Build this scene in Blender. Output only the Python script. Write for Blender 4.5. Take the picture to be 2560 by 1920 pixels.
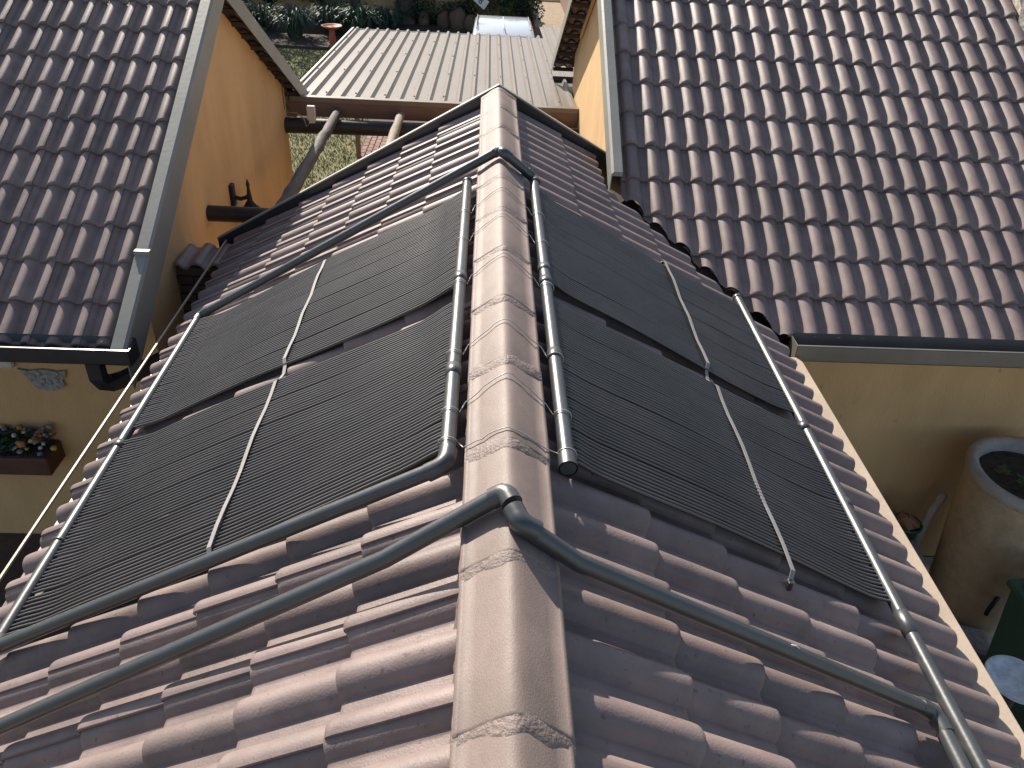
import bpy, bmesh, math, random
from mathutils import Vector, Matrix, noise
random.seed(7)
scene = bpy.context.scene
for o in list(bpy.data.objects): bpy.data.objects.remove(o)
COL = scene.collection
rad = math.radians

# ------------------------------------------------------------------ camera
F_PX, PITCH, YAW, ROLL = 1999.88, 0.5936, 0.0533, 0.0597
cam_data = bpy.data.cameras.new('camera'); cam = bpy.data.objects.new('camera', cam_data); COL.objects.link(cam)
cam_data.sensor_fit = 'HORIZONTAL'; cam_data.sensor_width = 36; cam_data.lens = 36 * F_PX / 2560
cam_data.clip_start = 0.05; cam_data.clip_end = 2000
cy, sy, cp, sp = math.cos(YAW), math.sin(YAW), math.cos(PITCH), math.sin(PITCH)
fwd = Vector((sy * cp, cy * cp, -sp)); right = Vector((cy, -sy, 0)); upv = right.cross(fwd)
r2 = right * math.cos(ROLL) + upv * math.sin(ROLL); u2 = -right * math.sin(ROLL) + upv * math.cos(ROLL)
M = Matrix((r2, u2, -fwd)).transposed().to_4x4(); M.translation = Vector((-0.0942, 0, 1.3984))
cam.matrix_world = M
scene.camera = cam

# ------------------------------------------------------------------ light
SUN_AZ, SUN_EL = rad(-26), rad(34.5)           # azimuth from +Y towards +X
to_sun = Vector((math.sin(SUN_AZ) * math.cos(SUN_EL), math.cos(SUN_AZ) * math.cos(SUN_EL), math.sin(SUN_EL)))
world = bpy.data.worlds.new('World'); scene.world = world; world.use_nodes = True
wn = world.node_tree.nodes; wl = world.node_tree.links
sky = wn.new('ShaderNodeTexSky'); sky.sky_type = 'NISHITA'; sky.sun_disc = False
sky.sun_elevation = SUN_EL; sky.sun_rotation = SUN_AZ; sky.air_density = 1.0; sky.dust_density = 1.2; sky.ozone_density = 1.0
wn['Background'].inputs['Strength'].default_value = 0.08
hs_ = wn.new('ShaderNodeHueSaturation'); hs_.inputs['Saturation'].default_value = 0.86      # camera white balance
wl.new(sky.outputs['Color'], hs_.inputs['Color']); wl.new(hs_.outputs['Color'], wn['Background'].inputs['Color'])
sd = bpy.data.lights.new('sun', 'SUN'); sun = bpy.data.objects.new('sun', sd); COL.objects.link(sun)
sd.energy = 4.7; sd.angle = rad(0.55); sd.color = (1.0, 0.905, 0.785)
sun.rotation_euler = (-to_sun).to_track_quat('-Z', 'Y').to_euler(); sun.location = (-6, 9, 6)
scene.view_settings.view_transform = 'Standard'; scene.view_settings.look = 'None'
scene.view_settings.exposure = 0.93; scene.view_settings.gamma = 1.0

# ------------------------------------------------------------------ materials
MATS = {}
def mat(name, col, rough=0.6, metal=0.0, spec=0.5, var=0.0, var_col=None, nscale=6.0, bump=0.0, bscale=60.0,
        objvar=0.0, coat=0.0, detail=6.0, speck=None, stretch=None):
    m = bpy.data.materials.new(name); m.use_nodes = True; nt = m.node_tree; N = nt.nodes; L = nt.links
    b = N['Principled BSDF']
    b.inputs['Roughness'].default_value = rough; b.inputs['Metallic'].default_value = metal
    b.inputs['Specular IOR Level'].default_value = spec; b.inputs['Coat Weight'].default_value = coat
    c4 = (col[0], col[1], col[2], 1)
    b.inputs['Base Color'].default_value = c4
    tc = N.new('ShaderNodeTexCoord'); src = tc.outputs['Object']
    if objvar or True:
        oi = N.new('ShaderNodeObjectInfo'); mul = N.new('ShaderNodeVectorMath'); mul.operation = 'SCALE'
        cmb = N.new('ShaderNodeCombineXYZ')
        for i in range(3): L.new(oi.outputs['Random'], cmb.inputs[i])
        L.new(cmb.outputs[0], mul.inputs[0]); mul.inputs['Scale'].default_value = 37.0
        add = N.new('ShaderNodeVectorMath'); L.new(src, add.inputs[0]); L.new(mul.outputs[0], add.inputs[1]); src = add.outputs[0]
    if stretch:
        mp = N.new('ShaderNodeMapping'); mp.inputs['Scale'].default_value = stretch; L.new(src, mp.inputs['Vector']); src = mp.outputs[0]
    cur = None
    if var or var_col:
        n = N.new('ShaderNodeTexNoise'); n.inputs['Scale'].default_value = nscale; n.inputs['Detail'].default_value = detail
        n.inputs['Roughness'].default_value = 0.62; L.new(src, n.inputs['Vector'])
        rp = N.new('ShaderNodeValToRGB'); rp.color_ramp.elements[0].position = 0.32; rp.color_ramp.elements[1].position = 0.68
        lo = tuple(x * (1 - var) for x in col) if not var_col else var_col
        hi = tuple(min(1, x * (1 + var)) for x in col)
        rp.color_ramp.elements[0].color = (*lo, 1); rp.color_ramp.elements[1].color = (*hi, 1)
        L.new(n.outputs['Fac'], rp.inputs['Fac']); cur = rp.outputs['Color']
    if speck:
        n2 = N.new('ShaderNodeTexNoise'); n2.inputs['Scale'].default_value = speck[1]; n2.inputs['Detail'].default_value = 3; L.new(src, n2.inputs['Vector'])
        r3 = N.new('ShaderNodeValToRGB'); r3.color_ramp.elements[0].position = speck[2]; r3.color_ramp.elements[1].position = speck[2] + 0.06
        r3.color_ramp.elements[0].color = (0, 0, 0, 1); r3.color_ramp.elements[1].color = (1, 1, 1, 1); L.new(n2.outputs['Fac'], r3.inputs['Fac'])
        mx = N.new('ShaderNodeMixRGB'); L.new(r3.outputs['Color'], mx.inputs['Fac'])
        if cur: L.new(cur, mx.inputs['Color1'])
        else: mx.inputs['Color1'].default_value = c4
        mx.inputs['Color2'].default_value = (*speck[0], 1); cur = mx.outputs['Color']
    if objvar:
        hsv = N.new('ShaderNodeHueSaturation'); mr = N.new('ShaderNodeMapRange')
        mr.inputs['To Min'].default_value = 1 - objvar; mr.inputs['To Max'].default_value = 1 + objvar
        L.new(oi.outputs['Random'], mr.inputs['Value']); L.new(mr.outputs[0], hsv.inputs['Value'])
        if cur: L.new(cur, hsv.inputs['Color'])
        else: hsv.inputs['Color'].default_value = c4
        cur = hsv.outputs['Color']
    if cur: L.new(cur, b.inputs['Base Color'])
    if bump:
        nb = N.new('ShaderNodeTexNoise'); nb.inputs['Scale'].default_value = bscale; nb.inputs['Detail'].default_value = 5; L.new(src, nb.inputs['Vector'])
        bp = N.new('ShaderNodeBump'); bp.inputs['Strength'].default_value = bump; bp.inputs['Distance'].default_value = 0.01
        L.new(nb.outputs['Fac'], bp.inputs['Height']); L.new(bp.outputs['Normal'], b.inputs['Normal'])
        rr = N.new('ShaderNodeMapRange'); rr.inputs['To Min'].default_value = max(0.05, rough - 0.1); rr.inputs['To Max'].default_value = min(1, rough + 0.1)
        L.new(nb.outputs['Fac'], rr.inputs['Value']); L.new(rr.outputs[0], b.inputs['Roughness'])
    MATS[name] = m
    return m
mat('tile_paint', (0.202, 0.152, 0.141), 0.54, spec=0.5, var=0.2, nscale=7, bump=0.14, bscale=165, objvar=0.13, speck=((0.13, 0.095, 0.088), 55, 0.66))
mat('ridge_paint', (0.20, 0.152, 0.132), 0.62, var=0.12, nscale=9, bump=0.14, bscale=160, objvar=0.05, stretch=(2, 1, 2), speck=((0.20, 0.152, 0.135), 30, 0.66))
mat('mortar_paint', (0.195, 0.150, 0.133), 0.6, var=0.14, nscale=30, bump=0.5, bscale=110)
mat('ochre_wall', (0.66, 0.445, 0.225), 0.88, var_col=(0.56, 0.37, 0.185), var=0.06, nscale=1.6, bump=0.6, bscale=70, stretch=(1.3, 1.3, .45), speck=((0.40, 0.27, 0.14), 14, 0.70))
mat('flashing', (0.25, 0.252, 0.225), 0.5, var=0.10, nscale=3, bump=0.1, bscale=30)
mat('cream_metal', (0.40, 0.325, 0.25), 0.5, var=0.10, nscale=5, bump=0.15, bscale=50)
mat('sheet_metal', (0.18, 0.152, 0.126), 0.42, var=0.07, nscale=1.5, bump=0.05, bscale=20, speck=((0.33, 0.28, 0.24), 14, 0.76))
mat('brown_steel', (0.17, 0.105, 0.085), 0.5, var=0.12, nscale=3)
mat('gutter_dark', (0.03, 0.031, 0.036), 0.28, var=0.2, nscale=4)
mat('gutter_olive', (0.13, 0.12, 0.10), 0.35, var=0.15, nscale=4)
mat('sky_tint_grey', (0.075, 0.085, 0.095), 0.5, var=0.15, nscale=4)  # bluish tone stands for sky reflected in the gutters
mat('membrane', (0.018, 0.018, 0.020), 0.7)
mat('deck', (0.05, 0.042, 0.04), 0.9)
mat('pvc', (0.042, 0.046, 0.049), 0.37, spec=0.9, var=0.16, nscale=8, bump=0.05, bscale=40, speck=((0.10, 0.11, 0.115), 30, 0.72))
mat('rubber_gap_shade', (0.010, 0.010, 0.010), 0.8, spec=0.1)  # darker copy of the rubber, paints the shade between tubes
mat('rubber', (0.088, 0.082, 0.080), 0.42, var=0.18, nscale=3)
mat('strap_grey', (0.25, 0.24, 0.24), 0.6, var=0.1, nscale=20)
mat('wire', (0.45, 0.44, 0.42), 0.45, metal=0.6)
mat('black_plastic', (0.02, 0.02, 0.022), 0.5)
mat('gum_pole_dark', (0.085, 0.075, 0.07), 0.75, var=0.45, nscale=14, bump=0.6, bscale=40, stretch=(1, 0.15, 1))
mat('gum_pole_pale', (0.23, 0.19, 0.145), 0.8, var=0.3, nscale=18, bump=0.5, bscale=50, stretch=(1, 0.15, 1))
mat('black_beam', (0.020, 0.021, 0.024), 0.45, var=0.3, nscale=8, bump=0.2, bscale=30)
mat('white_plastic', (0.62, 0.60, 0.57), 0.4)
mat('lantern_black', (0.012, 0.012, 0.013), 0.55)
mat('lantern_glass', (0.05, 0.05, 0.05), 0.12)
mat('grass_ground', (0.075, 0.11, 0.035), 0.95, var_col=(0.19, 0.155, 0.075), var=0.1, nscale=2.2, bump=0.9, bscale=45)
mat('grass_blade', (0.075, 0.125, 0.035), 0.8, var_col=(0.22, 0.19, 0.09), nscale=1.6)
mat('soil', (0.055, 0.042, 0.034), 0.95, var=0.5, nscale=25, bump=1.0, bscale=60)
mat('paver', (0.20, 0.115, 0.088), 0.85, var=0.2, nscale=12, bump=0.4, bscale=60, objvar=0.22)
mat('paver_bed', (0.09, 0.062, 0.05), 0.95, var=0.2, nscale=20)
mat('tan_paving', (0.22, 0.17, 0.11), 0.85, var=0.25, nscale=6, bump=0.4, bscale=30)
mat('concrete', (0.32, 0.30, 0.28), 0.85, var=0.2, nscale=6, bump=0.4, bscale=50)
mat('bounce_slab', (0.50, 0.45, 0.38), 0.85, var=0.15, nscale=3, bump=0.3, bscale=40)
mat('terracotta', (0.36, 0.10, 0.055), 0.65, var=0.15, nscale=6)
mat('agapanthus', (0.045, 0.088, 0.055), 0.62, objvar=0.15, var=0.25, nscale=5)
mat('shrub_leaf', (0.055, 0.115, 0.040), 0.55, var=0.35, nscale=3, objvar=0.15)
mat('dark_leaf', (0.040, 0.075, 0.040), 0.55, var=0.35, nscale=3, objvar=0.15)
mat('bark', (0.095, 0.075, 0.065), 0.9, var=0.35, nscale=10, bump=1.0, bscale=25, stretch=(1, 1, 0.25))
mat('rock', (0.13, 0.09, 0.065), 0.9, var=0.3, nscale=5, bump=0.7, bscale=18, objvar=0.2)
mat('car_paint', (0.48, 0.54, 0.58), 0.18, coat=0.6)
mat('car_glass', (0.02, 0.025, 0.03), 0.06)
mat('tyre', (0.02, 0.02, 0.02), 0.8)
mat('rim_metal', (0.5, 0.5, 0.5), 0.3, metal=0.9)
mat('red_lens', (0.35, 0.02, 0.02), 0.2)
mat('pewter', (0.30, 0.30, 0.30), 0.5, var=0.4, nscale=25, bump=0.5, bscale=60)
mat('stucco_pot', (0.52, 0.40, 0.265), 0.9, var=0.16, nscale=9, bump=1.0, bscale=90)
mat('pot_rim', (0.42, 0.38, 0.33), 0.8, var=0.15, nscale=10, bump=0.5, bscale=60)
mat('bin_green', (0.030, 0.085, 0.050), 0.4, var=0.1, nscale=4)
mat('pot_green', (0.02, 0.10, 0.06), 0.4)
mat('plaster_yellow', (0.52, 0.42, 0.24), 0.85, var=0.15, nscale=6)
mat('brick_chunk', (0.33, 0.16, 0.10), 0.85, var=0.2, nscale=12)
mat('dark_grid', (0.03, 0.035, 0.035), 0.6)
mat('dish_white', (0.55, 0.58, 0.60), 0.5, var=0.3, nscale=14)
mat('brass', (0.30, 0.27, 0.22), 0.4, metal=0.7)
mat('timber_box', (0.10, 0.05, 0.035), 0.7, var=0.2, nscale=8)
for nm, cc in dict(flower_orange=(0.5, 0.2, 0.05), flower_violet=(0.16, 0.16, 0.42), flower_yellow=(0.5, 0.42, 0.08), flower_white=(0.5, 0.5, 0.52), flower_mauve=(0.28, 0.2, 0.25)).items(): mat(nm, cc, 0.7)
mat('lichen_stone', (0.52, 0.46, 0.38), 0.9, var=0.3, nscale=9, bump=0.8, bscale=30)
mat('dark_brick', (0.07, 0.045, 0.04), 0.85, var=0.3, nscale=10, objvar=0.2)

# ------------------------------------------------------------------ helpers
class MB:
    def __init__(s): s.v = []; s.f = []; s.sm = []
    def add(s, vs, fs, smooth=False):
        b = len(s.v); s.v += [tuple(v) for v in vs]
        for f in fs: s.f.append(tuple(i + b for i in f)); s.sm.append(smooth)
        return s
    def box(s, a, b, T=None, bev=0.0):
        x0, y0, z0 = a; x1, y1, z1 = b
        if bev > 0:
            bm = bmesh.new(); bmesh.ops.create_cube(bm, size=1)
            bmesh.ops.scale(bm, vec=(x1 - x0, y1 - y0, z1 - z0), verts=bm.verts)
            bmesh.ops.translate(bm, vec=((x0 + x1) / 2, (y0 + y1) / 2, (z0 + z1) / 2), verts=bm.verts)
            bmesh.ops.bevel(bm, geom=bm.edges[:], offset=bev, segments=2, affect='EDGES', profile=0.5)
            bm.verts.index_update()
            vs = [v.co.copy() for v in bm.verts]; fs = [[v.index for v in f.verts] for f in bm.faces]; bm.free()
        else:
            vs = [Vector(p) for p in ((x0, y0, z0), (x1, y0, z0), (x1, y1, z0), (x0, y1, z0), (x0, y0, z1), (x1, y0, z1), (x1, y1, z1), (x0, y1, z1))]
            fs = [(0, 3, 2, 1), (4, 5, 6, 7), (0, 1, 5, 4), (1, 2, 6, 5), (2, 3, 7, 6), (3, 0, 4, 7)]
        if T: vs = [T @ v for v in vs]
        return s.add(vs, fs)
    def tube(s, path, r, n=10, caps=True, smooth=True):
        P = [Vector(p) for p in path]; k = len(P)
        R = r if isinstance(r, (list, tuple)) else [r] * k
        t0 = (P[1] - P[0]).normalized(); a = Vector((0, 0, 1)) if abs(t0.z) < 0.9 else Vector((1, 0, 0))
        nn = (a - t0 * a.dot(t0)).normalized(); vs = []; fs = []
        for i in range(k):
            t = (P[min(i + 1, k - 1)] - P[max(i - 1, 0)]).normalized()
            nn = (nn - t * nn.dot(t)).normalized(); bb = t.cross(nn)
            for j in range(n):
                an = 2 * math.pi * j / n; vs.append(P[i] + (nn * math.cos(an) + bb * math.sin(an)) * R[i])
        for i in range(k - 1):
            for j in range(n): fs.append((i * n + j, i * n + (j + 1) % n, (i + 1) * n + (j + 1) % n, (i + 1) * n + j))
        s.add(vs, fs, smooth)
        if caps: s.add(vs[:n], [tuple(range(n))[::-1]]); s.add(vs[-n:], [tuple(range(n))])
        return s
    def lathe(s, prof, c=(0, 0, 0), n=24, smooth=True, sx=1, sy=1):
        vs = []; fs = []
        for (r, z) in prof:
            for j in range(n):
                a = 2 * math.pi * j / n; vs.append((c[0] + r * math.cos(a) * sx, c[1] + r * math.sin(a) * sy, c[2] + z))
        for i in range(len(prof) - 1):
            for j in range(n): fs.append((i * n + j, i * n + (j + 1) % n, (i + 1) * n + (j + 1) % n, (i + 1) * n + j))
        return s.add(vs, fs, smooth)
    def prism(s, poly, a, b):            # polygon points (3D) extruded by vector b-a
        d = Vector(b) - Vector(a); n = len(poly); vs = [Vector(p) for p in poly] + [Vector(p) + d for p in poly]
        fs = [tuple(range(n)), tuple(range(n, 2 * n))[::-1]] + [(i, i + n, (i + 1) % n + n, (i + 1) % n) for i in range(n)]
        return s.add(vs, fs)
    def blob(s, c, r, seed=0, amp=0.25, sc=(1, 1, 1), sub=2):
        bm = bmesh.new(); bmesh.ops.create_icosphere(bm, subdivisions=sub, radius=1)
        vs = []
        for v in bm.verts:
            k = 1 + amp * noise.noise(v.co * 1.6 + Vector((seed * 3.1, seed * 1.7, 0)))
            vs.append((c[0] + v.co.x * r * k * sc[0], c[1] + v.co.y * r * k * sc[1], c[2] + v.co.z * r * k * sc[2]))
        fs = [[v.index for v in f.verts] for f in bm.faces]; bm.free()
        return s.add(vs, fs, True)
    def mesh(s, name):
        me = bpy.data.meshes.new(name); me.from_pydata(s.v, [], s.f); me.polygons.foreach_set('use_smooth', s.sm); me.validate(); me.update()
        bm = bmesh.new(); bm.from_mesh(me); bmesh.ops.recalc_face_normals(bm, faces=bm.faces); bm.to_mesh(me); bm.free()
        return me
    def build(s, name, m, parent=None, **kw):
        o = bpy.data.objects.new(name, s.mesh(name)); o.data.materials.append(MATS[m]); COL.objects.link(o)
        if parent: o.parent = parent; o.matrix_parent_inverse = parent.matrix_world.inverted()
        for k, v in kw.items(): o[k] = v
        return o
def tag(o, label, cat, group=None):
    o['label'] = label; o['category'] = cat
    if group: o['group'] = group
    return o
def thing(name, label, cat, loc=(0, 0, 0), group=None):
    o = bpy.data.objects.new(name, None); COL.objects.link(o); o.location = loc; o.empty_display_size = 0.2
    o.matrix_world = Matrix.Translation(loc)
    return tag(o, label, cat, group)
def inst(name, me, mw, parent):
    o = bpy.data.objects.new(name, me); COL.objects.link(o)
    o.parent = parent; o.matrix_parent_inverse = parent.matrix_world.inverted(); o.matrix_world = mw
    return o
def struct(o): o['kind'] = 'structure'; return o
def arc(p0, p1, p2, r, n=8):
    """points of a rounded corner p0-p1-p2 with radius r"""
    p0, p1, p2 = Vector(p0), Vector(p1), Vector(p2); a = (p0 - p1).normalized(); b = (p2 - p1).normalized()
    th = a.angle(b); d = r / math.tan(th / 2); A = p1 + a * d; B = p1 + b * d
    ctr = p1 + (a + b).normalized() * (r / math.sin(th / 2)); out = []
    u = A - ctr; w = B - ctr; tot = u.angle(w)
    for i in range(n + 1):
        t = i / n; out.append(ctr + (u * math.sin((1 - t) * tot) + w * math.sin(t * tot)) / math.sin(tot))
    return out

# ------------------------------------------------------------------ slopes
C0 = 0.0503
class Slope:
    """plane through point O (crest level), S = downslope unit vector"""
    def __init__(s, O, S):
        s.O = Vector(O); s.S = Vector(S).normalized()
        h = Vector((s.S.x, s.S.y, 0)).normalized(); s.N = (Vector((0, 0, 1)) - s.S * s.S.z).normalized()
        s.U = s.N.cross(s.S); s.R = Matrix((s.S, s.U, s.N)).transposed()
    def at(s, x, y, n=0.0):             # plan point -> plane
        z = s.O.z - (s.N.x * (x - s.O.x) + s.N.y * (y - s.O.y)) / s.N.z
        return Vector((x, y, z)) + s.N * n
    def mw(s, p): m = s.R.to_4x4(); m.translation = p; return m
TL, TR, TB = 0.5813, 0.5529, 0.575
SL = Slope((0, 0, -C0), (-1, 0, -TL)); SR = Slope((0, 0, -C0), (1, 0, -TR))
LHY, LHZ = 7.06, -1.23 + TB * (7.06 - 4.193)
RHY, RHZ = 7.70, -1.02 + TB * (7.70 - 4.207)
HLF = Slope((0, LHY, LHZ), (0, -1, -TB)); HLB = Slope((0, LHY, LHZ), (0, 1, -TB))
HRF = Slope((0, RHY, RHZ), (0, -1, -TB)); HRB = Slope((0, RHY, RHZ), (0, 1, -TB))
G = 0.3009                                # course gauge along the slope
STEP = 0.021
BASE = -0.042 - STEP                             # tile base plane below crest level at tails
def hroll(d):
    d = abs(d)
    return 0.0 if d >= 0.055 else 0.042 * (1 - (d / 0.055) ** 2) ** 0.78
def tile_mesh(head=-0.352):
    ys = [-0.148, -0.140, -0.132, -0.122, -0.112, -0.104, -0.0985, -0.095, -0.075, -0.057]
    for i in range(13): ys.append(round(-0.055 + i * 0.055 / 6, 5))
    ys += [0.057, 0.075, 0.093]
    for i in range(10): ys.append(0.095 + i * 0.0081)
    ys = sorted(set(round(y, 4) for y in ys if y <= 0.1685)); 
    def h(y):
        if y < -0.095: return max(0.0, hroll(y + 0.15) - 0.013 * (1 - (y + 0.15) / 0.055))
        if y > 0.095: return hroll(y - 0.15)
        return hroll(y)
    rows = [(head, 0), (-0.16, 0), (-0.018, 0), (-0.007, 0.0012), (-0.0015, 0.005), (0.0005, 0.010), (0.0, 0.0205)]
    mb = MB(); vs = []; n = len(ys)
    for (s_, d) in rows:
        for y in ys: vs.append((s_, y, h(y) + STEP * (1 + s_ / 0.3) - d))
    fs = [(i * n + j, i * n + j + 1, (i + 1) * n + j + 1, (i + 1) * n + j) for i in range(len(rows) - 1) for j in range(n - 1)]
    mb.add(vs, fs, True)
    # lip of the side lap
    k = n - 1; a = [vs[i * n + k] for i in range(5)]; b = [(p[0], p[1] - 0.001, p[2] - 0.010) for p in a]
    mb.add(a + b, [(i, i + 1, i + 6, i + 5) for i in range(4)])
    me = mb.mesh('roof_tile'); me.materials.append(MATS['tile_paint'])
    return me
TILE = tile_mesh(); TILE_TOP = tile_mesh(-0.49)
def cut_mesh(me, mw, planes):
    """keep the part where (p-co).no >= 0 for every world plane"""
    bm = bmesh.new(); bm.from_mesh(me); inv = mw.inverted()
    for co, no in planes:
        lc = inv @ Vector(co); ln = (mw.to_3x3().transposed() @ Vector(no)).normalized()
        bmesh.ops.bisect_plane(bm, geom=bm.verts[:] + bm.edges[:] + bm.faces[:], plane_co=lc, plane_no=ln, clear_inner=True)
    if len(bm.faces) == 0: bm.free(); return None
    m2 = bpy.data.meshes.new('roof_tile'); bm.to_mesh(m2); bm.free()
    m2.materials.append(MATS['tile_paint']) if not m2.materials else None
    return m2
def lay(slope, tails, cols, parent, region=None, planes=None, jit=0.0018, name='roof_tile', base=None):
    for (tx, ty) in tails:
        for (cx_, cy_) in cols:
            p = slope.at(tx + cx_, ty + cy_)
            if region and not region(p): continue
            p = p + slope.N * (BASE + random.uniform(-jit, jit)) + slope.S * random.uniform(-.005, .005)
            mw = slope.mw(p) @ Matrix.Rotation(random.uniform(-.010, .010), 4, 'Z') @ Matrix.Rotation(random.uniform(-.004, .004), 4, 'X')
            me = src_me = base or TILE
            if planes:
                use = []
                drop = False
                for co, no in planes(p):
                    ds = [((mw @ Vector((sx, uy, 0))) - Vector(co)).dot(Vector(no)) for sx in ((-.49 if base else -.35), 0) for uy in (-.15, .168)]
                    if max(ds) <= 0: drop = True
                    elif min(ds) < 0: use.append((co, no))
                if drop: continue
                if use:
                    me = cut_mesh(src_me, mw, use)
                    if me is None: continue
            inst(name, me, mw, parent)

# ================================================================== GROUND
GZ = -3.5
def ground_sheet(name, x0, x1, y0, y1, z, m):
    return struct(MB().add([(x0, y0, z), (x1, y0, z), (x1, y1, z), (x0, y1, z)], [(0, 1, 2, 3)]).build(name, m))
ground_sheet('lawn', -400, 400, -300, 800, GZ, 'grass_ground')
pav = ground_sheet('paving', -2.42, 5.2, 8.0, 23.0, GZ + 0.004, 'paver_bed')
ground_sheet('yard_slab', 1.42, 14.0, -12, 4.78, GZ + 0.005, 'bounce_slab')  # made pale and extended out of view to bounce sunlight onto the wall
ground_sheet('side_yard_slab', -8.0, -1.56, -6, 4.83, GZ + 0.005, 'paver_bed')
ground_sheet('driveway', 1.5, 4.6, 23.0, 60, GZ + 0.006, 'tan_paving')
struct(MB().add([(-9, 23.6, GZ + .02), (-4.4, 23.3, GZ + .02), (1.2, 23.6, GZ + .02), (1.2, 28.19, GZ + .02), (-14, 28.19, GZ + .02), (-14, 24.2, GZ + .02)], [tuple(range(6))]).build('flower_bed', 'soil'))
kerbm = MB()
kp = [(-13, 24.15), (-9, 23.55), (-6.5, 23.25), (-4.4, 23.22), (-1.5, 23.4), (1.2, 23.5)]
kerbm.tube([(x, y, GZ + .03) for x, y in kp], 0.05, 8)
tag(kerbm.build('garden_edging', 'soil'), 'dark curved edging between the lawn and the planted bed', 'edging')
# pavers beside the brown post
pm = MB().box((-.096, -.046, 0), (.096, .046, .03), bev=.006).mesh('paver'); pm.materials.append(MATS['paver'])
k = 0
for i in range(0, 19):
    for j in range(0, 15):
        x = -2.32 + i * .104; y = 13.55 + j * .206 + (0.103 if i % 2 else 0)
        if k >= 270: break
        inst('paver', pm, Matrix.Translation((x, y, GZ + .004 + random.uniform(0, .004))) @ Matrix.Rotation(math.pi / 2 + random.uniform(-.02, .02), 4, 'Z'), pav); k += 1
# grass blades in the visible strips
gb = MB()
rg = random.Random(3)
for _ in range(42000):
    x = rg.uniform(-6.2, -2.42); y = rg.uniform(9.5, 23.2)
    if x > -2.5 and rg.random() < .5: continue
    hgt = rg.uniform(.025, .06); a = rg.uniform(0, 6.28); dx, dy = math.cos(a) * .008, math.sin(a) * .008
    lx, ly = rg.uniform(-.03, .03), rg.uniform(-.03, .03); b = len(gb.v)
    gb.v += [(x - dx, y - dy, GZ), (x + dx, y + dy, GZ), (x + lx, y + ly, GZ + hgt)]; gb.f.append((b, b + 1, b + 2)); gb.sm.append(False)
me = bpy.data.meshes.new('grass'); me.from_pydata(gb.v, [], gb.f); go = bpy.data.objects.new('grass', me); me.materials.append(MATS['grass_blade']); COL.objects.link(go)
tag(go, 'patchy short lawn grass between the left house and carport', 'grass'); go['kind'] = 'stuff'

# ================================================================== MIDDLE WING (main roof)
mid = thing('roof_wing', 'low middle wing with mauve tiled gable roof carrying the black solar mats', 'building', (0, 3, GZ))
Y0, YG = -0.35, 5.775
mw_ = MB(); mw_.box((-1.55, Y0 + .2, GZ), (1.40, YG - .22, -1.02)); mw_.prism([(-1.55, YG - .3, -1.02), (1.40, YG - .3, -1.02), (0, YG - .3, -.2)], (0, 0, 0), (0, .08, 0))
mw_.build('wall', 'ochre_wall', mid)
roof_mid = MB()
for S_, xe in ((SL, -1.97), (SR, 1.76)):
    q = [S_.at(0, Y0, -.085), S_.at(0, YG - .02, -.085), S_.at(xe, YG - .02, -.085), S_.at(xe, Y0, -.085)]
    roof_mid.prism(q, (0, 0, 0), S_.N * -.02)
roof_mid = roof_mid.build('roof', 'deck', mid)
gxl = G / math.hypot(1, TL); gxr = G / math.hypot(1, TR)
ENDP = ((0, YG, 0), (0, -1, 0))
for tl_, bs_ in (([(-(1.985 - k * gxl), 0) for k in range(6)], None), ([(-(1.985 - 6 * gxl), 0)], TILE_TOP)):
  lay(SL, tl_, [(0, 3.9275 + .3 * k) for k in range(-14, 7)], roof_mid, base=bs_,
    region=lambda p: p.y < YG + .14, planes=lambda p: [ENDP, ((-0.02, 0, 0), (-1, 0, 0))])
def valley_y(x): return 4.207 + (0.97 - TR * x) / TB
vn = Vector((-TR / TB, -1, 0)).normalized()       # towards the middle wing (smaller y)
VC = Vector((1.4, valley_y(1.4), 0))
def mid_planes(p):
    out = [ENDP, ((0.02, 0, 0), (1, 0, 0))]
    if p.x > .95: out.append((VC + vn * .015, vn))
    return out
for tl_, bs_ in (([(1.785 - k * gxr, 0) for k in range(5)], None), ([(1.785 - 5 * gxr, 0)], TILE_TOP)):
  lay(SR, tl_, [(0, 1.38 + .3 * k) for k in range(-6, 16)], roof_mid, base=bs_,
    region=lambda p: p.y < YG + .14 and not (p.x > 1.05 and p.y > valley_y(p.x) + .5), planes=mid_planes)
# ridge tiles
LR_ = 0.4335; J0 = 0.9166
def ridge_z(x): return -0.79 * (math.sqrt(x * x + .022 ** 2) - .022)
def ridge_mesh():
    xs = [-.124, -.122, -.112, -.110, -.08, -.05, -.03, -.018, -.009, 0, .009, .018, .03, .05, .08, .110, .112, .122, .124]
    rows = [-.445, -.43, -.3, -.15, -.012, -.004, 0]
    mb = MB(); vs = []
    for yy in rows:
        lift = 0.007 * (1 + yy / .4335)
        dn = 0.0 if yy < -.005 else (0.002 if yy < 0 else .006)
        for x in xs:
            z = ridge_z(x) + (0.0025 if abs(x) > .111 and abs(x) < .1235 else 0) - (.032 if abs(x) > .123 else 0)
            vs.append((x, -yy - .4335, z + lift - dn))
    n = len(xs)
    mb.add(vs, [(i * n + j, i * n + j + 1, (i + 1) * n + j + 1, (i + 1) * n + j) for i in range(len(rows) - 1) for j in range(n - 1)], True)
    last = vs[-n:]; low = [(a, b, c - .014) for a, b, c in last]
    mb.add(last + low, [(j, j + 1, n + j + 1, n + j) for j in range(n - 1)])
    me = mb.mesh('ridge_tile'); me.materials.append(MATS['ridge_paint']); return me
RM = ridge_mesh()
kk = 0
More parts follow.
